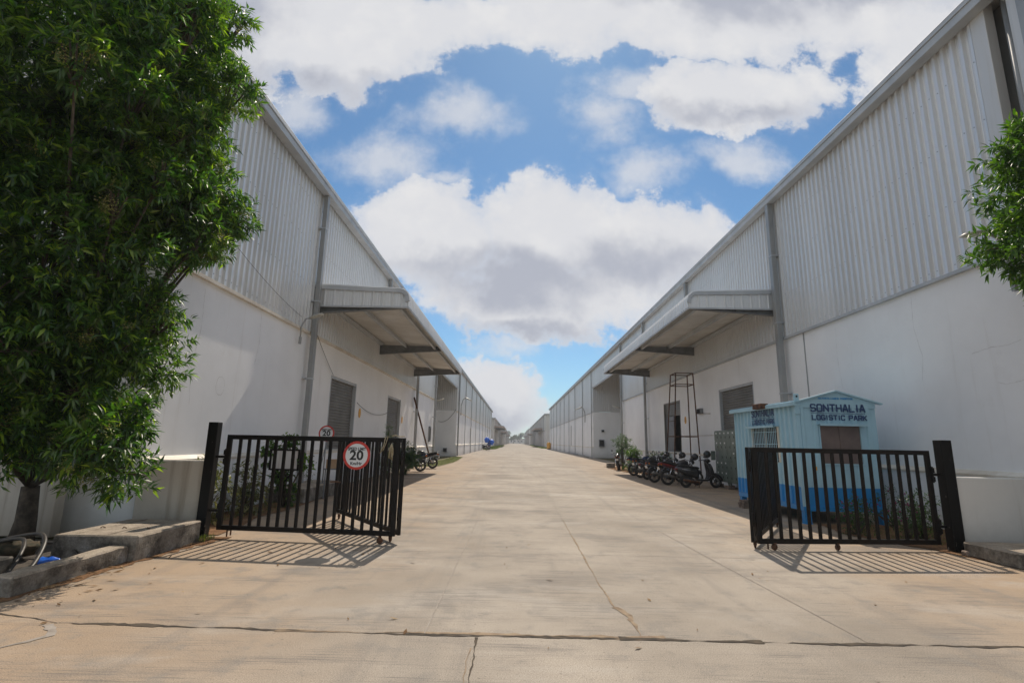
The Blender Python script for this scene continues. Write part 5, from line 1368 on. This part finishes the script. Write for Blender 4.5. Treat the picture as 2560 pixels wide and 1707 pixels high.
J = [((0, 0, 0.86), 0.15), ((0, 0.05, 1.10), 0.14), ((0, 0.10, 1.35), 0.16), ((0, 0.14, 1.50), 0.055), ((0, 0.15, 1.60), 0.085), ((0, 0.15, 1.72), 0.085),
     ((0.18, 0.10, 1.38), 0.06), ((0.27, 0.28, 1.15), 0.045), ((0.30, 0.55, 1.08), 0.035), ((-0.18, 0.10, 1.38), 0.06), ((-0.27, 0.28, 1.15), 0.045), ((-0.30, 0.55, 1.08), 0.035),
     ((0.14, 0.25, 0.80), 0.08), ((0.2, 0.42, 0.72), 0.07), ((0.2, 0.30, 0.35), 0.05), ((0.2, 0.42, 0.29), 0.04), ((-0.14, 0.25, 0.80), 0.08), ((-0.2, 0.42, 0.72), 0.07), ((-0.2, 0.30, 0.35), 0.05), ((-0.2, 0.42, 0.29), 0.04)]
ED = [(0, 1), (1, 2), (2, 3), (3, 4), (4, 5), (2, 6), (6, 7), (7, 8), (2, 9), (9, 10), (10, 11), (0, 12), (12, 13), (13, 14), (14, 15), (0, 16), (16, 17), (17, 18), (18, 19)]
P_ = skin_person('person', J, ED, 'distant rider seen from behind in dark blue clothes on the motorcycle with blue sacks', CLOTHB)
P_.location = (-4.62, 91.9, 0.02)
m_ = MB(); m_.ball((0, 0.15, 1.70), (0.095, 0.105, 0.115), 12, 8); m_.build('hair', DARK, P_)
m_ = MB()
m_.loft([[(0.21*math.cos(2*math.pi*k/12)*s, 0.09+0.14*math.sin(2*math.pi*k/12)*s, z) for k in range(12)] for z, s in ((0.84, 0.85), (1.05, 0.80), (1.3, 0.98), (1.45, 0.8), (1.49, 0.4))]); m_.build('shirt', CLOTHB, P_, fix=True)
yb = empty('barrel', (8.3, 128, 0), 0, 'small yellow plastic barrel against the far right wall', 'barrel')
m_ = MB(); m_.lathe([(0, 0), (0.42, 0), (0.5, 0.1), (0.5, 0.45), (0.46, 0.5), (0.5, 0.55), (0.48, 1.2), (0.36, 1.5), (0.14, 1.55), (0, 1.55)], (0, 0, 0.15), 'z', 18); m_.build('drum', YEL, yb)
m_ = MB(); m_.lathe([(0, 0), (0.48, 0), (0.46, 0.15), (0, 0.15)], (0, 0, 0), 'z', 14); m_.build('base', RUST, yb)

# ------------------------------------------------------------------ wall fittings
def plate(X0, o, y, z, label, r=0.14, txt=None):
    K = empty('number_plate', (X0+o*0.006, y, z), 0, label, 'number sign', 'yellow round door number plates')
    d = MB(); d.lathe([(0, 0), (r, 0), (r, o*0.012), (0, o*0.012)], (0, 0, 0), 'x', 28, False); 
    d.v = [(x, yy, zz*1.35) for x, yy, zz in d.v]; d.build('disc', YEL, K, fix=True)
    if txt: text_mesh(txt, 0.26, INK, 'numeral', K, (o*0.014, 0, 0), (math.pi/2, 0, math.pi/2 if o > 0 else -math.pi/2), 0.004, 0.001)
plate(XL, 1, 20.6, 2.62, 'yellow round plate beside the nearer left shutter')
plate(XL, 1, 28.4, 2.68, 'orange yellow round plate beside the farther left shutter')
plate(XR, -1, 27.1, 2.9, 'yellow round plate numbered 2 beside the open door on the right', 0.14, '2')
def flood(base, head, o, label, tilt=0.3, s=1.0):
    K = empty('floodlight', base, 0, label, 'floodlight', 'wall mounted floodlights')
    b = Vector(base); h = Vector(head)-b
    m = MB(); m.tube([(0, 0, -0.45*s), (0, 0, 0), (h.x*0.4, h.y*0.4, h.z*0.8), (h.x, h.y, h.z)], 0.022*s, 8); m.box(-0.03, 0.03, -0.035, 0.035, -0.5*s, -0.3*s); m.build('arm', PIPEM, K)
    m = MB(); m.loft([sect(-0.05*s, 0.12*s, -0.03*s, 0.03*s), sect(0.06*s, 0.20*s, -0.035*s, 0.04*s), sect(0.26*s, 0.22*s, -0.03*s, 0.03*s), sect(0.36*s, 0.16*s, -0.02*s, 0.02*s)])
    M = Matrix.Translation(h) @ Matrix.Rotation(0 if o > 0 else math.pi, 4, 'Z') @ Matrix.Rotation(tilt, 4, 'Y'); m.xform(M); m.build('lamp_head', LAMPM, K, fix=True)
flood((XL+0.12, 14.15, 4.72), (XL+0.32, 14.3, 5.02), 1, 'grey floodlight on a bent arm beside the thick left downpipe', -0.35)
flood((XL+0.10, 57.9, 5.5), (XL+0.6, 57.9, 6.4), 1, 'far floodlight on the left wall above the plain white bay', 0.4, 2.2)
flood((XR-0.10, 65.6, 5.4), (XR-0.6, 65.6, 6.1), -1, 'far floodlight on the right wall beyond the recess', 0.4, 2.4)
flood((XR-0.10, 43.0, 4.3), (XR-0.35, 42.9, 4.6), -1, 'small lamp at the far corner of the first right bay', -0.3, 1.3)
flood((XL+0.10, 39.0, 4.3), (XL+0.35, 38.9, 4.6), 1, 'small lamp at the far corner of the first left bay', -0.3, 1.3)
flood((XR-0.1, 8.75, 5.0), (XR-0.55, 8.62, 5.45), -1, 'grey street style lamp half hidden by the right tree branch', 0.15, 1.2)
def ebox(name, x0, x1, y0, y1, z0, z1, label, cat='meter box', m=None):
    K = empty(name, ((x0+x1)/2, (y0+y1)/2, z0), 0, label, cat); inv = Matrix.Translation(-K.location)
    b = MB(); b.box(x0, x1, y0, y1, z0, z1); p = b.build('casing', m or BEAM, K, bevel=0.01); p.matrix_parent_inverse = inv
    d = MB(); dx, dz = (x1-x0)*0.12, (z1-z0)*0.12
    if (y1-y0) < (x1-x0): d.box(x0+dx, x1-dx, y0-0.015, y0, z0+dz, z1-dz)
    else:
        xs = x1 if x0 < 0 else x0; dy = (y1-y0)*0.12; d.box(xs-0.012, xs+0.012, y0+dy, y1-dy, z0+dz, z1-dz)
    p = d.build('lid', DARK if m is None else m, K); p.matrix_parent_inverse = inv
ebox('meter_box', 9.55, 10.15, 58.95, 59.18, 1.25, 2.05, 'large dark meter box on the grey end wall of the right recess')
ebox('junction_box', 9.85, 10.15, 59.0, 59.18, 2.9, 3.15, 'small dark junction box high on the grey end wall of the right recess', 'junction box')
ebox('meter_box', XR-0.12, XR, 41.5, 41.9, 1.3, 2.2, 'narrow dark box on the right wall behind the tall bush')
ebox('meter_box', XL, XL+0.12, 37.3, 37.7, 1.5, 2.6, 'narrow dark box on the left wall beside the leaning pole')
ebox('junction_box', XR-0.14, XR, 24.5, 25.0, 3.1, 3.35, 'dark lamp box on the right wall between the tower frame and the shutter', 'junction box')
ebox('drain_box', -7.55, -7.15, 54.3, 54.48, 0.45, 0.85, 'black square drain opening low on the left recess end wall', 'vent')
# hairline cracks and smudges in the plaster
def wall_crack(X0, o, pts, w, seed, par, inv, m=None):
    rng = random.Random(seed); vs = []; line = []
    for (ya, za), (yb, zb) in zip(pts[:-1], pts[1:]):
        n = max(2, int(math.dist((ya, za), (yb, zb))/0.06))
        for i in range(n): line.append((ya+(yb-ya)*i/n, za+(zb-za)*i/n))
    line.append(pts[-1])
    for i, (y, z) in enumerate(line):
        a = line[max(0, i-1)]; b = line[min(len(line)-1, i+1)]; L = math.dist(a, b)+1e-9; ny, nz = -(b[1]-a[1])/L, (b[0]-a[0])/L
        j = rng.uniform(-.008, .008); ww = w*rng.uniform(0.4, 1.3)
        vs += [(X0+o*0.003, y+ny*(j+ww/2), z+nz*(j+ww/2)), (X0+o*0.003, y+ny*(j-ww/2), z+nz*(j-ww/2))]
    mb = MB(); mb.add(vs, [(2*i, 2*i+1, 2*i+3, 2*i+2) for i in range(len(line)-1)])
    c = mb.build('plaster_crack', m or WCRK, par); c.matrix_parent_inverse = inv
WCRK = mat('plaster_crack', (.4, .38, .36), 0.9, 0, varied((0.46, 0.445, 0.43), (0.66, 0.65, 0.64), 8.0, 0.2))
for sd, pts in enumerate([[(8.9, 3.55), (9.15, 3.5), (9.5, 3.52), (9.9, 3.47)], [(8.9, 2.85), (9.3, 2.8), (9.45, 2.86)], [(11.2, 5.0), (11.25, 4.3), (11.1, 3.6), (11.2, 3.1)], [(14.0, 4.9), (14.05, 4.1), (13.95, 3.2)]]): wall_crack(XR, -1, pts, 0.006, sd, WR, invR)
for sd, pts in enumerate([[(12.1, 4.6), (12.15, 3.9), (12.05, 3.3)], [(9.8, 4.5), (9.85, 3.7), (9.7, 2.9), (9.8, 2.2)], [(21.9, 4.6), (21.8, 3.8), (21.95, 3.1)], [(10.75+0.16*math.cos(k*0.5), 2.65+0.2*math.sin(k*0.5)) for k in range(13)]]): wall_crack(XL, 1, pts, 0.009, sd+10, WL, invL)
# thin conduit on the right near wall
m_ = MB(); m_.tube([(XR-0.02, 15.57, 5.1), (XR-0.02, 15.57, 1.3)], 0.014, 6); tag(m_.build('conduit', PIPEM), 'thin grey conduit running down the right wall above the blue cabin', 'conduit')
def cable(pts, r, label, sag=0.0, mm=None):
    mb = MB(); P = []
    for a, b in zip(pts[:-1], pts[1:]):
        a, b = Vector(a), Vector(b)
        for k in range(10):
            t = k/10; P.append(a+(b-a)*t-Vector((0, 0, sag*4*t*(1-t))))
    P.append(Vector(pts[-1])); mb.tube(P, r, 6); tag(mb.build('cable', mm or POTM), label, 'cable')
cable([(XL+0.12, 9.8, 5.9), (XL+0.12, 14.1, 5.0)], 0.005, 'black cable sagging across the left cladding to the floodlight', 0.12)
cable([(XL+0.12, 15.1, 4.9), (XL+0.05, 17.2, 3.72)], 0.008, 'black cable slanting from the floodlight to the nearer left shutter', 0.05)
cable([(XL+0.06, 20.0, 3.0), (XL+0.06, 25.0, 2.9)], 0.009, 'black cable sagging between the two left shutters', 0.28)
cable([(XR-0.04, 27.3, 2.1), (XR-0.04, 19.3, 2.15)], 0.008, 'thin yellowish cable strung along the right wall behind the lockers', 0.05, ROPE)
cable([(-8.2, 54.4, 3.6), (-6.35, 54.4, 4.9)], 0.02, 'dark cable drooping across the left recess end wall', 0.5)
m_ = MB(); m_.tube([(-6.12, 30.6, 4.1), (-5.72, 35.8, 0.0)], 0.055, 8); tag(m_.build('leaning_pole', RUST), 'brown wooden pole leaning against the left wall beyond the motorcycles', 'pole')
# low tangle of pipes along the far right wall foot
for i in range(6):
    rng = random.Random(i+50); mb = MB(); y = 57+i*4.5; P = [(8.5+rng.uniform(-0.35, 0.25), y+k*0.9, 0.06+0.12*rng.random()) for k in range(7)]; mb.tube(P, 0.035, 6)
    tag(mb.build('pipe', PIPEM), 'loose grey pipe lying along the foot of the far right wall', 'pipe', 'loose pipes along the right wall')

# ------------------------------------------------------------------ vegetation
def tree(name, base, blobs, label, ntw, lpt, L, W, m, seed, trunk_r=0.14, limbs=None, cat='tree', flowers=0, clip=None, shell=0.45, **kw):
    K = empty(name, base, 0, label, cat); inv = Matrix.Translation(-Vector(base)); parts = []
    cs = [Vector(b[0]) for b in blobs]; fork = Vector(base)+Vector((0, 0, max(0.3, (min(c.z for c in cs)-base[2])*0.7)))
    t = MB(); b = Vector(base); rng = random.Random(seed)
    t.tube([b-Vector((0, 0, 0.05)), b+(fork-b)*0.4+Vector((0.02, 0.01, 0)), fork], [trunk_r*1.3, trunk_r, trunk_r*0.85], 10); parts.append(t.build('trunk', BARK, K))
    lm = MB()
    for c in cs:
        mid = fork+(c-fork)*0.5+Vector((rng.uniform(-.1, .1), rng.uniform(-.1, .1), 0.15*(c-fork).length*0.4))
        lm.tube([fork, mid, c], [trunk_r*0.42, trunk_r*0.22, trunk_r*0.08], 7)
        rr = blobs[cs.index(c)][1]; rr = rr if not isinstance(rr, tuple) else min(rr)
        for k in range(6):
            d = Vector((rng.gauss(0, 1), rng.gauss(0, 1), rng.gauss(0.2, 0.8))).normalized()
            lm.tube([c-(c-mid)*0.2, c+d*rr*0.45, c+d*rr*0.9], [trunk_r*0.14, trunk_r*0.08, trunk_r*0.03], 5)
    parts.append(lm.build('limbs', BARK, K))
    parts.append(foliage('crown', blobs, m, K, ntw, lpt, L, W, seed, shell=shell, clip=clip, **kw))
    if flowers:
        rng = np.random.default_rng(seed+9); n = flowers; V = []; 
        idx = rng.choice(len(blobs), n); c = np.array([blobs[i][0] for i in idx]); r = np.array([blobs[i][1] if not isinstance(blobs[i][1], tuple) else min(blobs[i][1]) for i in idx])
        d = rand_dirs(rng, n); d[:, 1] = -np.abs(d[:, 1]); P = c+d*r[:, None]*0.97
        q = np.repeat(P, 90, 0)+rng.normal(size=(n*90, 3))*np.array([0.05, 0.05, 0.055])
        e1 = rand_dirs(rng, n*90)*0.010; e2 = rand_dirs(rng, n*90)*0.010
        V = np.stack([q-e1, q+e2, q+e1, q-e2], 1).reshape(-1, 3); F = (np.arange(4)[None]+np.arange(n*90)[:, None]*4)
        parts.append(np_mesh('blossom', V, F, FLOWER, K))
    for p in parts: p.matrix_parent_inverse = inv
    return K
LT = [((-6.3, 6.1, 6.75), 1.80), ((-5.75, 7.2, 7.75), 1.12), ((-5.95, 7.0, 5.50), 1.42), ((-6.15, 6.2, 3.85), 1.38), ((-5.30, 7.9, 5.10), 0.55), ((-5.62, 7.5, 4.90), 0.75),
      ((-5.85, 7.2, 3.0), 0.72), ((-6.15, 6.6, 2.20), 0.92), ((-5.20, 6.4, 1.46), 0.38), ((-6.35, 6.3, 1.85), 0.45), ((-5.6, 7.1, 6.9), 0.75), ((-5.9, 7.3, 8.6), 0.9),
      ((-6.9, 5.2, 5.0), 1.5), ((-7.2, 5.6, 7.8), 1.6), ((-7.0, 5.6, 3.0), 1.1), ((-5.5, 7.5, 3.2), 0.36), ((-5.30, 7.6, 6.2), 0.5), ((-5.5, 7.4, 5.9), 0.8), ((-6.2, 7.0, 2.9), 1.0), ((-6.6, 6.6, 3.1), 1.0), ((-6.5, 6.5, 5.0), 1.3)]
def clipL(P): return (P[:, 0] < -4.5) & ((P[:, 1] < 8.1) | (P[:, 2] > 1.6))
_rg = random.Random(5); LT += [(tuple(Vector(c)+Vector((_rg.uniform(0.1, 1), _rg.uniform(-1, .6), _rg.gauss(0, .8))).normalized()*r*_rg.uniform(0.85, 1.12)), _rg.uniform(0.2, 0.42)) for c, r in list(LT)[:12] for k in range(4)]
tree('tree', (-7.30, 7.9, 0), LT, 'large dense green tree with narrow leaves filling the left of the view', 11500, 13, 0.150, 0.034, LEAF, 11, 0.13, flowers=130, clip=clipL, shell=0.45)
RT = [((7.75, 7.0, 5.45), 0.70), ((7.75, 7.0, 6.1), 0.5), ((7.40, 7.0, 4.60), 0.62), ((8.2, 6.9, 6.1), 0.5), ((8.3, 6.9, 4.9), 0.9), ((7.75, 7.0, 4.05), 0.42), ((8.9, 6.6, 5.8), 1.1), ((8.6, 6.6, 7.0), 0.6)]
tree('tree', (9.8, 6.2, 0), RT, 'bright green leafy branch tips entering at the right frame edge', 1900, 12, 0.155, 0.038, LEAFR, 23, 0.12)

def shrub(name, base, blobs, m, label, ntw, lpt, L, W, seed, cat='shrub', r=0.018, flowers=None, **kw):
    base = Vector(base); K = empty(name, base, 0, label, cat); inv = Matrix.Translation(-base)
    B = [((base.x+b[0][0], base.y+b[0][1], base.z+b[0][2]), b[1]) for b in blobs]
    t = MB(); rng = random.Random(seed)
    for c, rr in B:
        for k in range(3):
            tgt = Vector(c)+Vector((rng.gauss(0, .3), rng.gauss(0, .3), rng.gauss(0, .3)))*(rr if not isinstance(rr, tuple) else min(rr))
            t.tube([base+Vector((rng.uniform(-.04, .04), rng.uniform(-.04, .04), -0.02)), base*0.5+tgt*0.5+Vector((rng.uniform(-.04, .04), rng.uniform(-.04, .04), 0)), tgt], [r, r*0.7, r*0.3], 5)
    ps = [t.build('stems', BARK, K), foliage('leaves', B, m, K, ntw, lpt, L, W, seed, **kw)]
    if flowers:
        rg = np.random.default_rng(seed+3); f = MB()
        for k in range(flowers):
            c, rr = B[k % len(B)]; rr = rr if not isinstance(rr, tuple) else min(rr)
            d = Vector((rg.normal(), rg.normal(), abs(rg.normal())+0.3)).normalized(); q = Vector(c)+d*rr*1.05
            f = MB(); f.ball(tuple(q), 0.016, 6, 4); ps.append(f.build('flower', MAGENTA, K))
    for p in ps: p.matrix_parent_inverse = inv
    return K
shrub('variegated_shrub', (-5.75, 9.7, 0), [((0, 0, 0.95), 0.28), ((0.12, 0.1, 0.6), 0.26), ((-0.15, 0, 0.35), 0.25), ((0.1, 0.0, 0.2), 0.2)], LEAFV, 'tall yellow green variegated shrub nearest the left gate post', 85, 7, 0.15, 0.045, 31, shell=0.2)
shrub('variegated_shrub', (-5.75, 11.2, 0), [((0, 0, 0.8), 0.26), ((0.15, 0.1, 0.5), 0.30), ((-0.1, 0, 0.3), 0.30), ((0.2, -0.2, 0.25), 0.25)], LEAFV, 'bushy pale variegated shrub between the gate post and the signboard', 95, 7, 0.15, 0.045, 32, shell=0.2)
shrub('creeper', (-5.40, 12.36, 0), [((0.0, 0.0, 1.46), (0.25, 0.1, 0.15)), ((-0.42, 0, 1.2), (0.14, 0.1, 0.30)), ((0.42, 0, 1.05), (0.08, 0.08, 0.15)), ((-0.1, 0, 0.62), (0.2, 0.1, 0.16)), ((0.1, 0, 0.3), (0.1, 0.1, 0.2))], LEAFR, 'broad leaved green creeper climbing around the blank signboard', 130, 5, 0.13, 0.085, 33, shell=0.1, cat='plant')
shrub('weed', (-5.75, 14.6, 0.36), [((0, 0, 0.4), 0.16), ((0.05, 0, 0.2), 0.12)], LEAFB, 'small wiry weed on the concrete platform by the left wall', 30, 5, 0.05, 0.02, 34, cat='plant', r=0.006)
shrub('bush', (-5.15, 24.6, 0), [((0, 0, 1.0), (0.5, 0.5, 0.45)), ((-0.15, 0.0, 0.5), (0.6, 0.6, 0.45)), ((0.3, 0.1, 0.7), 0.35)], LEAFB, 'rounded green bush against the navy motorcycle on the left verge', 900, 8, 0.07, 0.028, 35, flowers=30)
shrub('conifer', (-5.35, 21.8, 0), [((0, 0, 2.05), (0.08, 0.08, 0.25)), ((0.02, 0, 1.65), (0.16, 0.16, 0.25)), ((0, 0, 1.2), (0.25, 0.25, 0.3)), ((0, 0, 0.6), (0.3, 0.3, 0.4))], LEAFR, 'slender young conifer rising above the folded end of the left gate', 420, 7, 0.09, 0.014, 36, cat='tree', r=0.025)
shrub('flowering_plant', (6.5, 10.15, 0), [((0, 0, 0.45), 0.24), ((0.15, 0.1, 0.3), 0.25), ((-0.1, 0.1, 0.2), 0.2)], LEAFB, 'magenta flowered plant at the foot of the cabin leg', 110, 7, 0.06, 0.022, 37, flowers=16, cat='plant')
shrub('flowering_plant', (7.0, 9.55, 0), [((0, 0, 0.45), 0.26), ((0.15, 0.1, 0.3), 0.25)], LEAFB, 'magenta flowered plant in the middle of the bed behind the right gate', 90, 7, 0.06, 0.022, 38, flowers=22, cat='plant')
shrub('flowering_plant', (7.42, 9.75, 0), [((0, 0, 0.62), 0.25), ((0.1, 0.1, 0.35), 0.28), ((-0.1, 0, 0.2), 0.2)], LEAFR, 'taller bright green plant beside the right gate post', 130, 7, 0.075, 0.022, 39, flowers=10, cat='plant')
shrub('flowering_plant', (7.9, 11.1, 0), [((0, 0, 0.5), 0.28), ((-0.3, 0.1, 0.35), 0.25)], LEAFB, 'dark leafy plant under the far corner of the cabin front', 60, 7, 0.07, 0.022, 40, flowers=6, cat='plant')
shrub('flowering_plant', (6.9, 10.8, 0), [((0, 0, 0.3), 0.22)], LEAFB, 'low dark plant in the shade beneath the cabin front', 45, 7, 0.06, 0.022, 41, flowers=4, cat='plant')
shrub('shrub', (7.0, 34.0, 0), [((0, 0, 1.75), (0.55, 0.5, 0.42)), ((0.3, 0, 1.3), (0.5, 0.4, 0.35)), ((-0.1, 0, 1.2), 0.3), ((0.8, 0, 0.95), 0.22)], LEAFB, 'tall thin olive green bush behind the lone motorcycle on the right', 420, 8, 0.09, 0.03, 42, r=0.03)
shrub('shrub', (7.15, 31.6, 0), [((0, 0, 1.05), (0.42, 0.4, 0.28)), ((0.0, 0, 0.7), (0.3, 0.3, 0.2)), ((0.2, 0.2, 0.4), 0.3)], LEAFR, 'bright yellow green young bush beside the lone motorcycle', 330, 8, 0.11, 0.04, 43, r=0.03)
shrub('shrub', (7.9, 29.5, 0), [((0, 0, 0.75), 0.35), ((0.6, 0, 0.8), (0.4, 0.3, 0.4)), ((0.3, 0, 0.5), 0.4)], LEAFR, 'low green bush against the right wall behind the end of the motorcycle row', 330, 8, 0.09, 0.035, 44, r=0.02)
shrub('shrub', (6.75, 30.6, 0), [((0, 0, 0.35), (0.35, 0.6, 0.3)), ((0.4, 0.5, 0.3), 0.35)], LEAFB, 'low weedy undergrowth at the edge of the right hand soil bed', 260, 7, 0.07, 0.025, 45, r=0.01)

def in_poly(P, poly):
    x, y = P[:, 0], P[:, 1]; c = np.zeros(len(P), bool); j = len(poly)-1
    for i in range(len(poly)):
        xi, yi = poly[i]; xj, yj = poly[j]
        k = ((yi > y) != (yj > y)) & (x < (xj-xi)*(y-yi)/(yj-yi+1e-12)+xi); c ^= k; j = i
    return c
def scatter(poly, z=0.0):
    xs = [p[0] for p in poly]; ys = [p[1] for p in poly]
    def f(rng, n):
        P = np.stack([rng.uniform(min(xs), max(xs), n), rng.uniform(min(ys), max(ys), n), np.full(n, z)], 1)
        return P[in_poly(P, poly)]
    return f
tag(blades('grass', scatter([(-6.2, 9.0), (-5.25, 10.9), (-5.25, 15), (-6.25, 15)]), 2600, 0.05, LEAFG, 3, 0.004), 'short sparse grass on the left soil bed behind the gate', 'grass', kind='stuff')
tag(blades('grass', scatter([(6.6, 9.2), (8.8, 9.1), (8.8, 11.2), (6.6, 11.0)]), 1400, 0.05, LEAFG, 4, 0.004), 'sparse grass on the soil bed in front of the blue cabin', 'grass', kind='stuff')
tag(poly_sheet('grass_verge', [(-6.2, 31.5), (-4.75, 33), (-4.6, 40), (-5.2, 52), (-6.25, 54)], 0.008, mat('dry_verge', (.16, .15, .06), 0.95, 0, varied((0.17, 0.13, 0.07), (0.13, 0.15, 0.04), 0.9, 0.5)), seed=31, jit=0.1, step=0.4), kind='structure')
tag(blades('grass', scatter([(-6.2, 31.5), (-4.8, 33), (-4.65, 40), (-5.2, 52), (-6.2, 54)]), 7000, 0.05, LEAFG, 5, 0.007), 'low yellowish grass on the left verge beyond the motorcycles', 'grass', kind='stuff')
tag(blades('grass', scatter([(-6.2, 100), (-4.2, 112), (-4.2, 200), (-6.2, 200)]), 30000, 0.30, LEAFG, 6, 0.03), 'tall green grass strip along the far left wall', 'grass', kind='stuff')
tag(blades('grass', scatter([(8.8, 138), (7.2, 142), (7.2, 260), (8.8, 260)]), 20000, 0.28, LEAFG, 7, 0.03), 'tall green grass strip along the far right wall', 'grass', kind='stuff')
# a few blades at the post foot and kerb
tag(blades('grass', scatter([(-5.25, 8.2), (-4.75, 8.2), (-4.75, 8.6), (-5.25, 8.6)], 0.0), 500, 0.06, LEAFG, 8, 0.003), 'tufts of weeds at the foot of the left gate post', 'grass', kind='stuff')

# litter: dry leaves and pebbles near the camera
def litter():
    rng = np.random.default_rng(77); n = 190; P = []
    for k in range(n):
        r = rng.random()
        if r < 0.5: P.append((-4.95+rng.exponential(0.22), rng.uniform(4.9, 8.6)))
        elif r < 0.72: P.append((rng.uniform(6.6, 9), rng.uniform(7.1, 8.5)))
        else: P.append((rng.uniform(-4.5, 5.5), rng.uniform(3.0, 9.0)))
    P = np.array([(x, y, 0.008) for x, y in P]); a = rng.random(n)*6.28; L = 0.015+0.045*rng.random(n)**2
    d = np.stack([np.cos(a), np.sin(a), rng.normal(size=n)*0.15], 1); s = np.stack([-np.sin(a), np.cos(a), rng.normal(size=n)*0.3+0.2], 1)
    V = np.stack([P-d*L[:, None], P+s*L[:, None]*0.35, P+d*L[:, None]+np.array([0, 0, 0.006]), P-s*L[:, None]*0.3+np.array([0, 0, 0.006])], 1).reshape(-1, 3)
    V[:, 2] = np.maximum(V[:, 2], 0.006)
    tag(np_mesh('dry_leaves', V, np.arange(n*4).reshape(-1, 4), DRYL), 'dry leaves and crumbs scattered on the concrete', 'dry leaves', kind='stuff')
litter()
crumple('debris', (-6.5, 6.9, 0.14), (0.35, 0.2, 0.10), mat('dead_leaf_heap', (.06, .05, .03), 0.9, 0, varied((0.02, 0.025, 0.012), (0.10, 0.07, 0.04), 12.0, 0.8)), 'dark heap of withered leaves by the hoses', 'leaf heap', 9)

# distant trees closing the road
for i, (x, y, h, s) in enumerate([(-9, 520, 13, 1), (-2, 560, 10, 2), (5, 545, 12, 3), (13, 530, 17, 4), (20, 560, 15, 5), (-16, 560, 12, 6)]):
    B = [((x, y, h*0.62), (3.6, 3, h*0.25)), ((x+2, y, h*0.8), (2.6, 2.5, h*0.16)), ((x-2, y+1, h*0.5), (2.8, 2.5, h*0.2))]
    tree('tree', (x, y, 0), B, ['pale hazy tree at the end of the road, leftmost but one', 'low hazy tree left of the vanishing point', 'hazy tree just right of the vanishing point', 'tallest hazy tree right of the vanishing point', 'rightmost hazy tree beyond the far warehouses', 'leftmost hazy tree beyond the far warehouses'][i], 420, 8, 0.7, 0.3, DISTT, 60+i, 0.35, shell=0.2)
hb = empty('house', (1.5, 600, 0), 0, 'small pale building closing the far end of the road', 'building')
m_ = MB(); m_.box(-9, 9, 0, 8, 0, 5); m_.build('wall', STUCCO2, hb)
m_ = MB(); m_.box(-9.5, 9.5, -0.5, 8.5, 5, 5.6); m_.build('roof', TRIM, hb)
for x in (-6, -2, 2, 6):
    m_ = MB(); m_.box(x-0.7, x+0.7, -0.05, 0.02, 1.6, 3.4); m_.build('window', GLASS, hb)

# ------------------------------------------------------------------ air
def haze():
    mb = MB(); mb.box(-120, 120, -40, 700, -1.2, 24)
    m = bpy.data.materials.new('haze_air'); m.use_nodes = True; nt = m.node_tree; nt.nodes.clear()
    o = nt.nodes.new('ShaderNodeOutputMaterial'); v = nt.nodes.new('ShaderNodeVolumePrincipled')
    v.inputs['Color'].default_value = (0.86, 0.92, 1.0, 1); v.inputs['Density'].default_value = 0.0006; v.inputs['Anisotropy'].default_value = 0.2
    nt.links.new(v.outputs[0], o.inputs['Volume'])
    tag(mb.build('haze', m), kind='stuff')
haze()
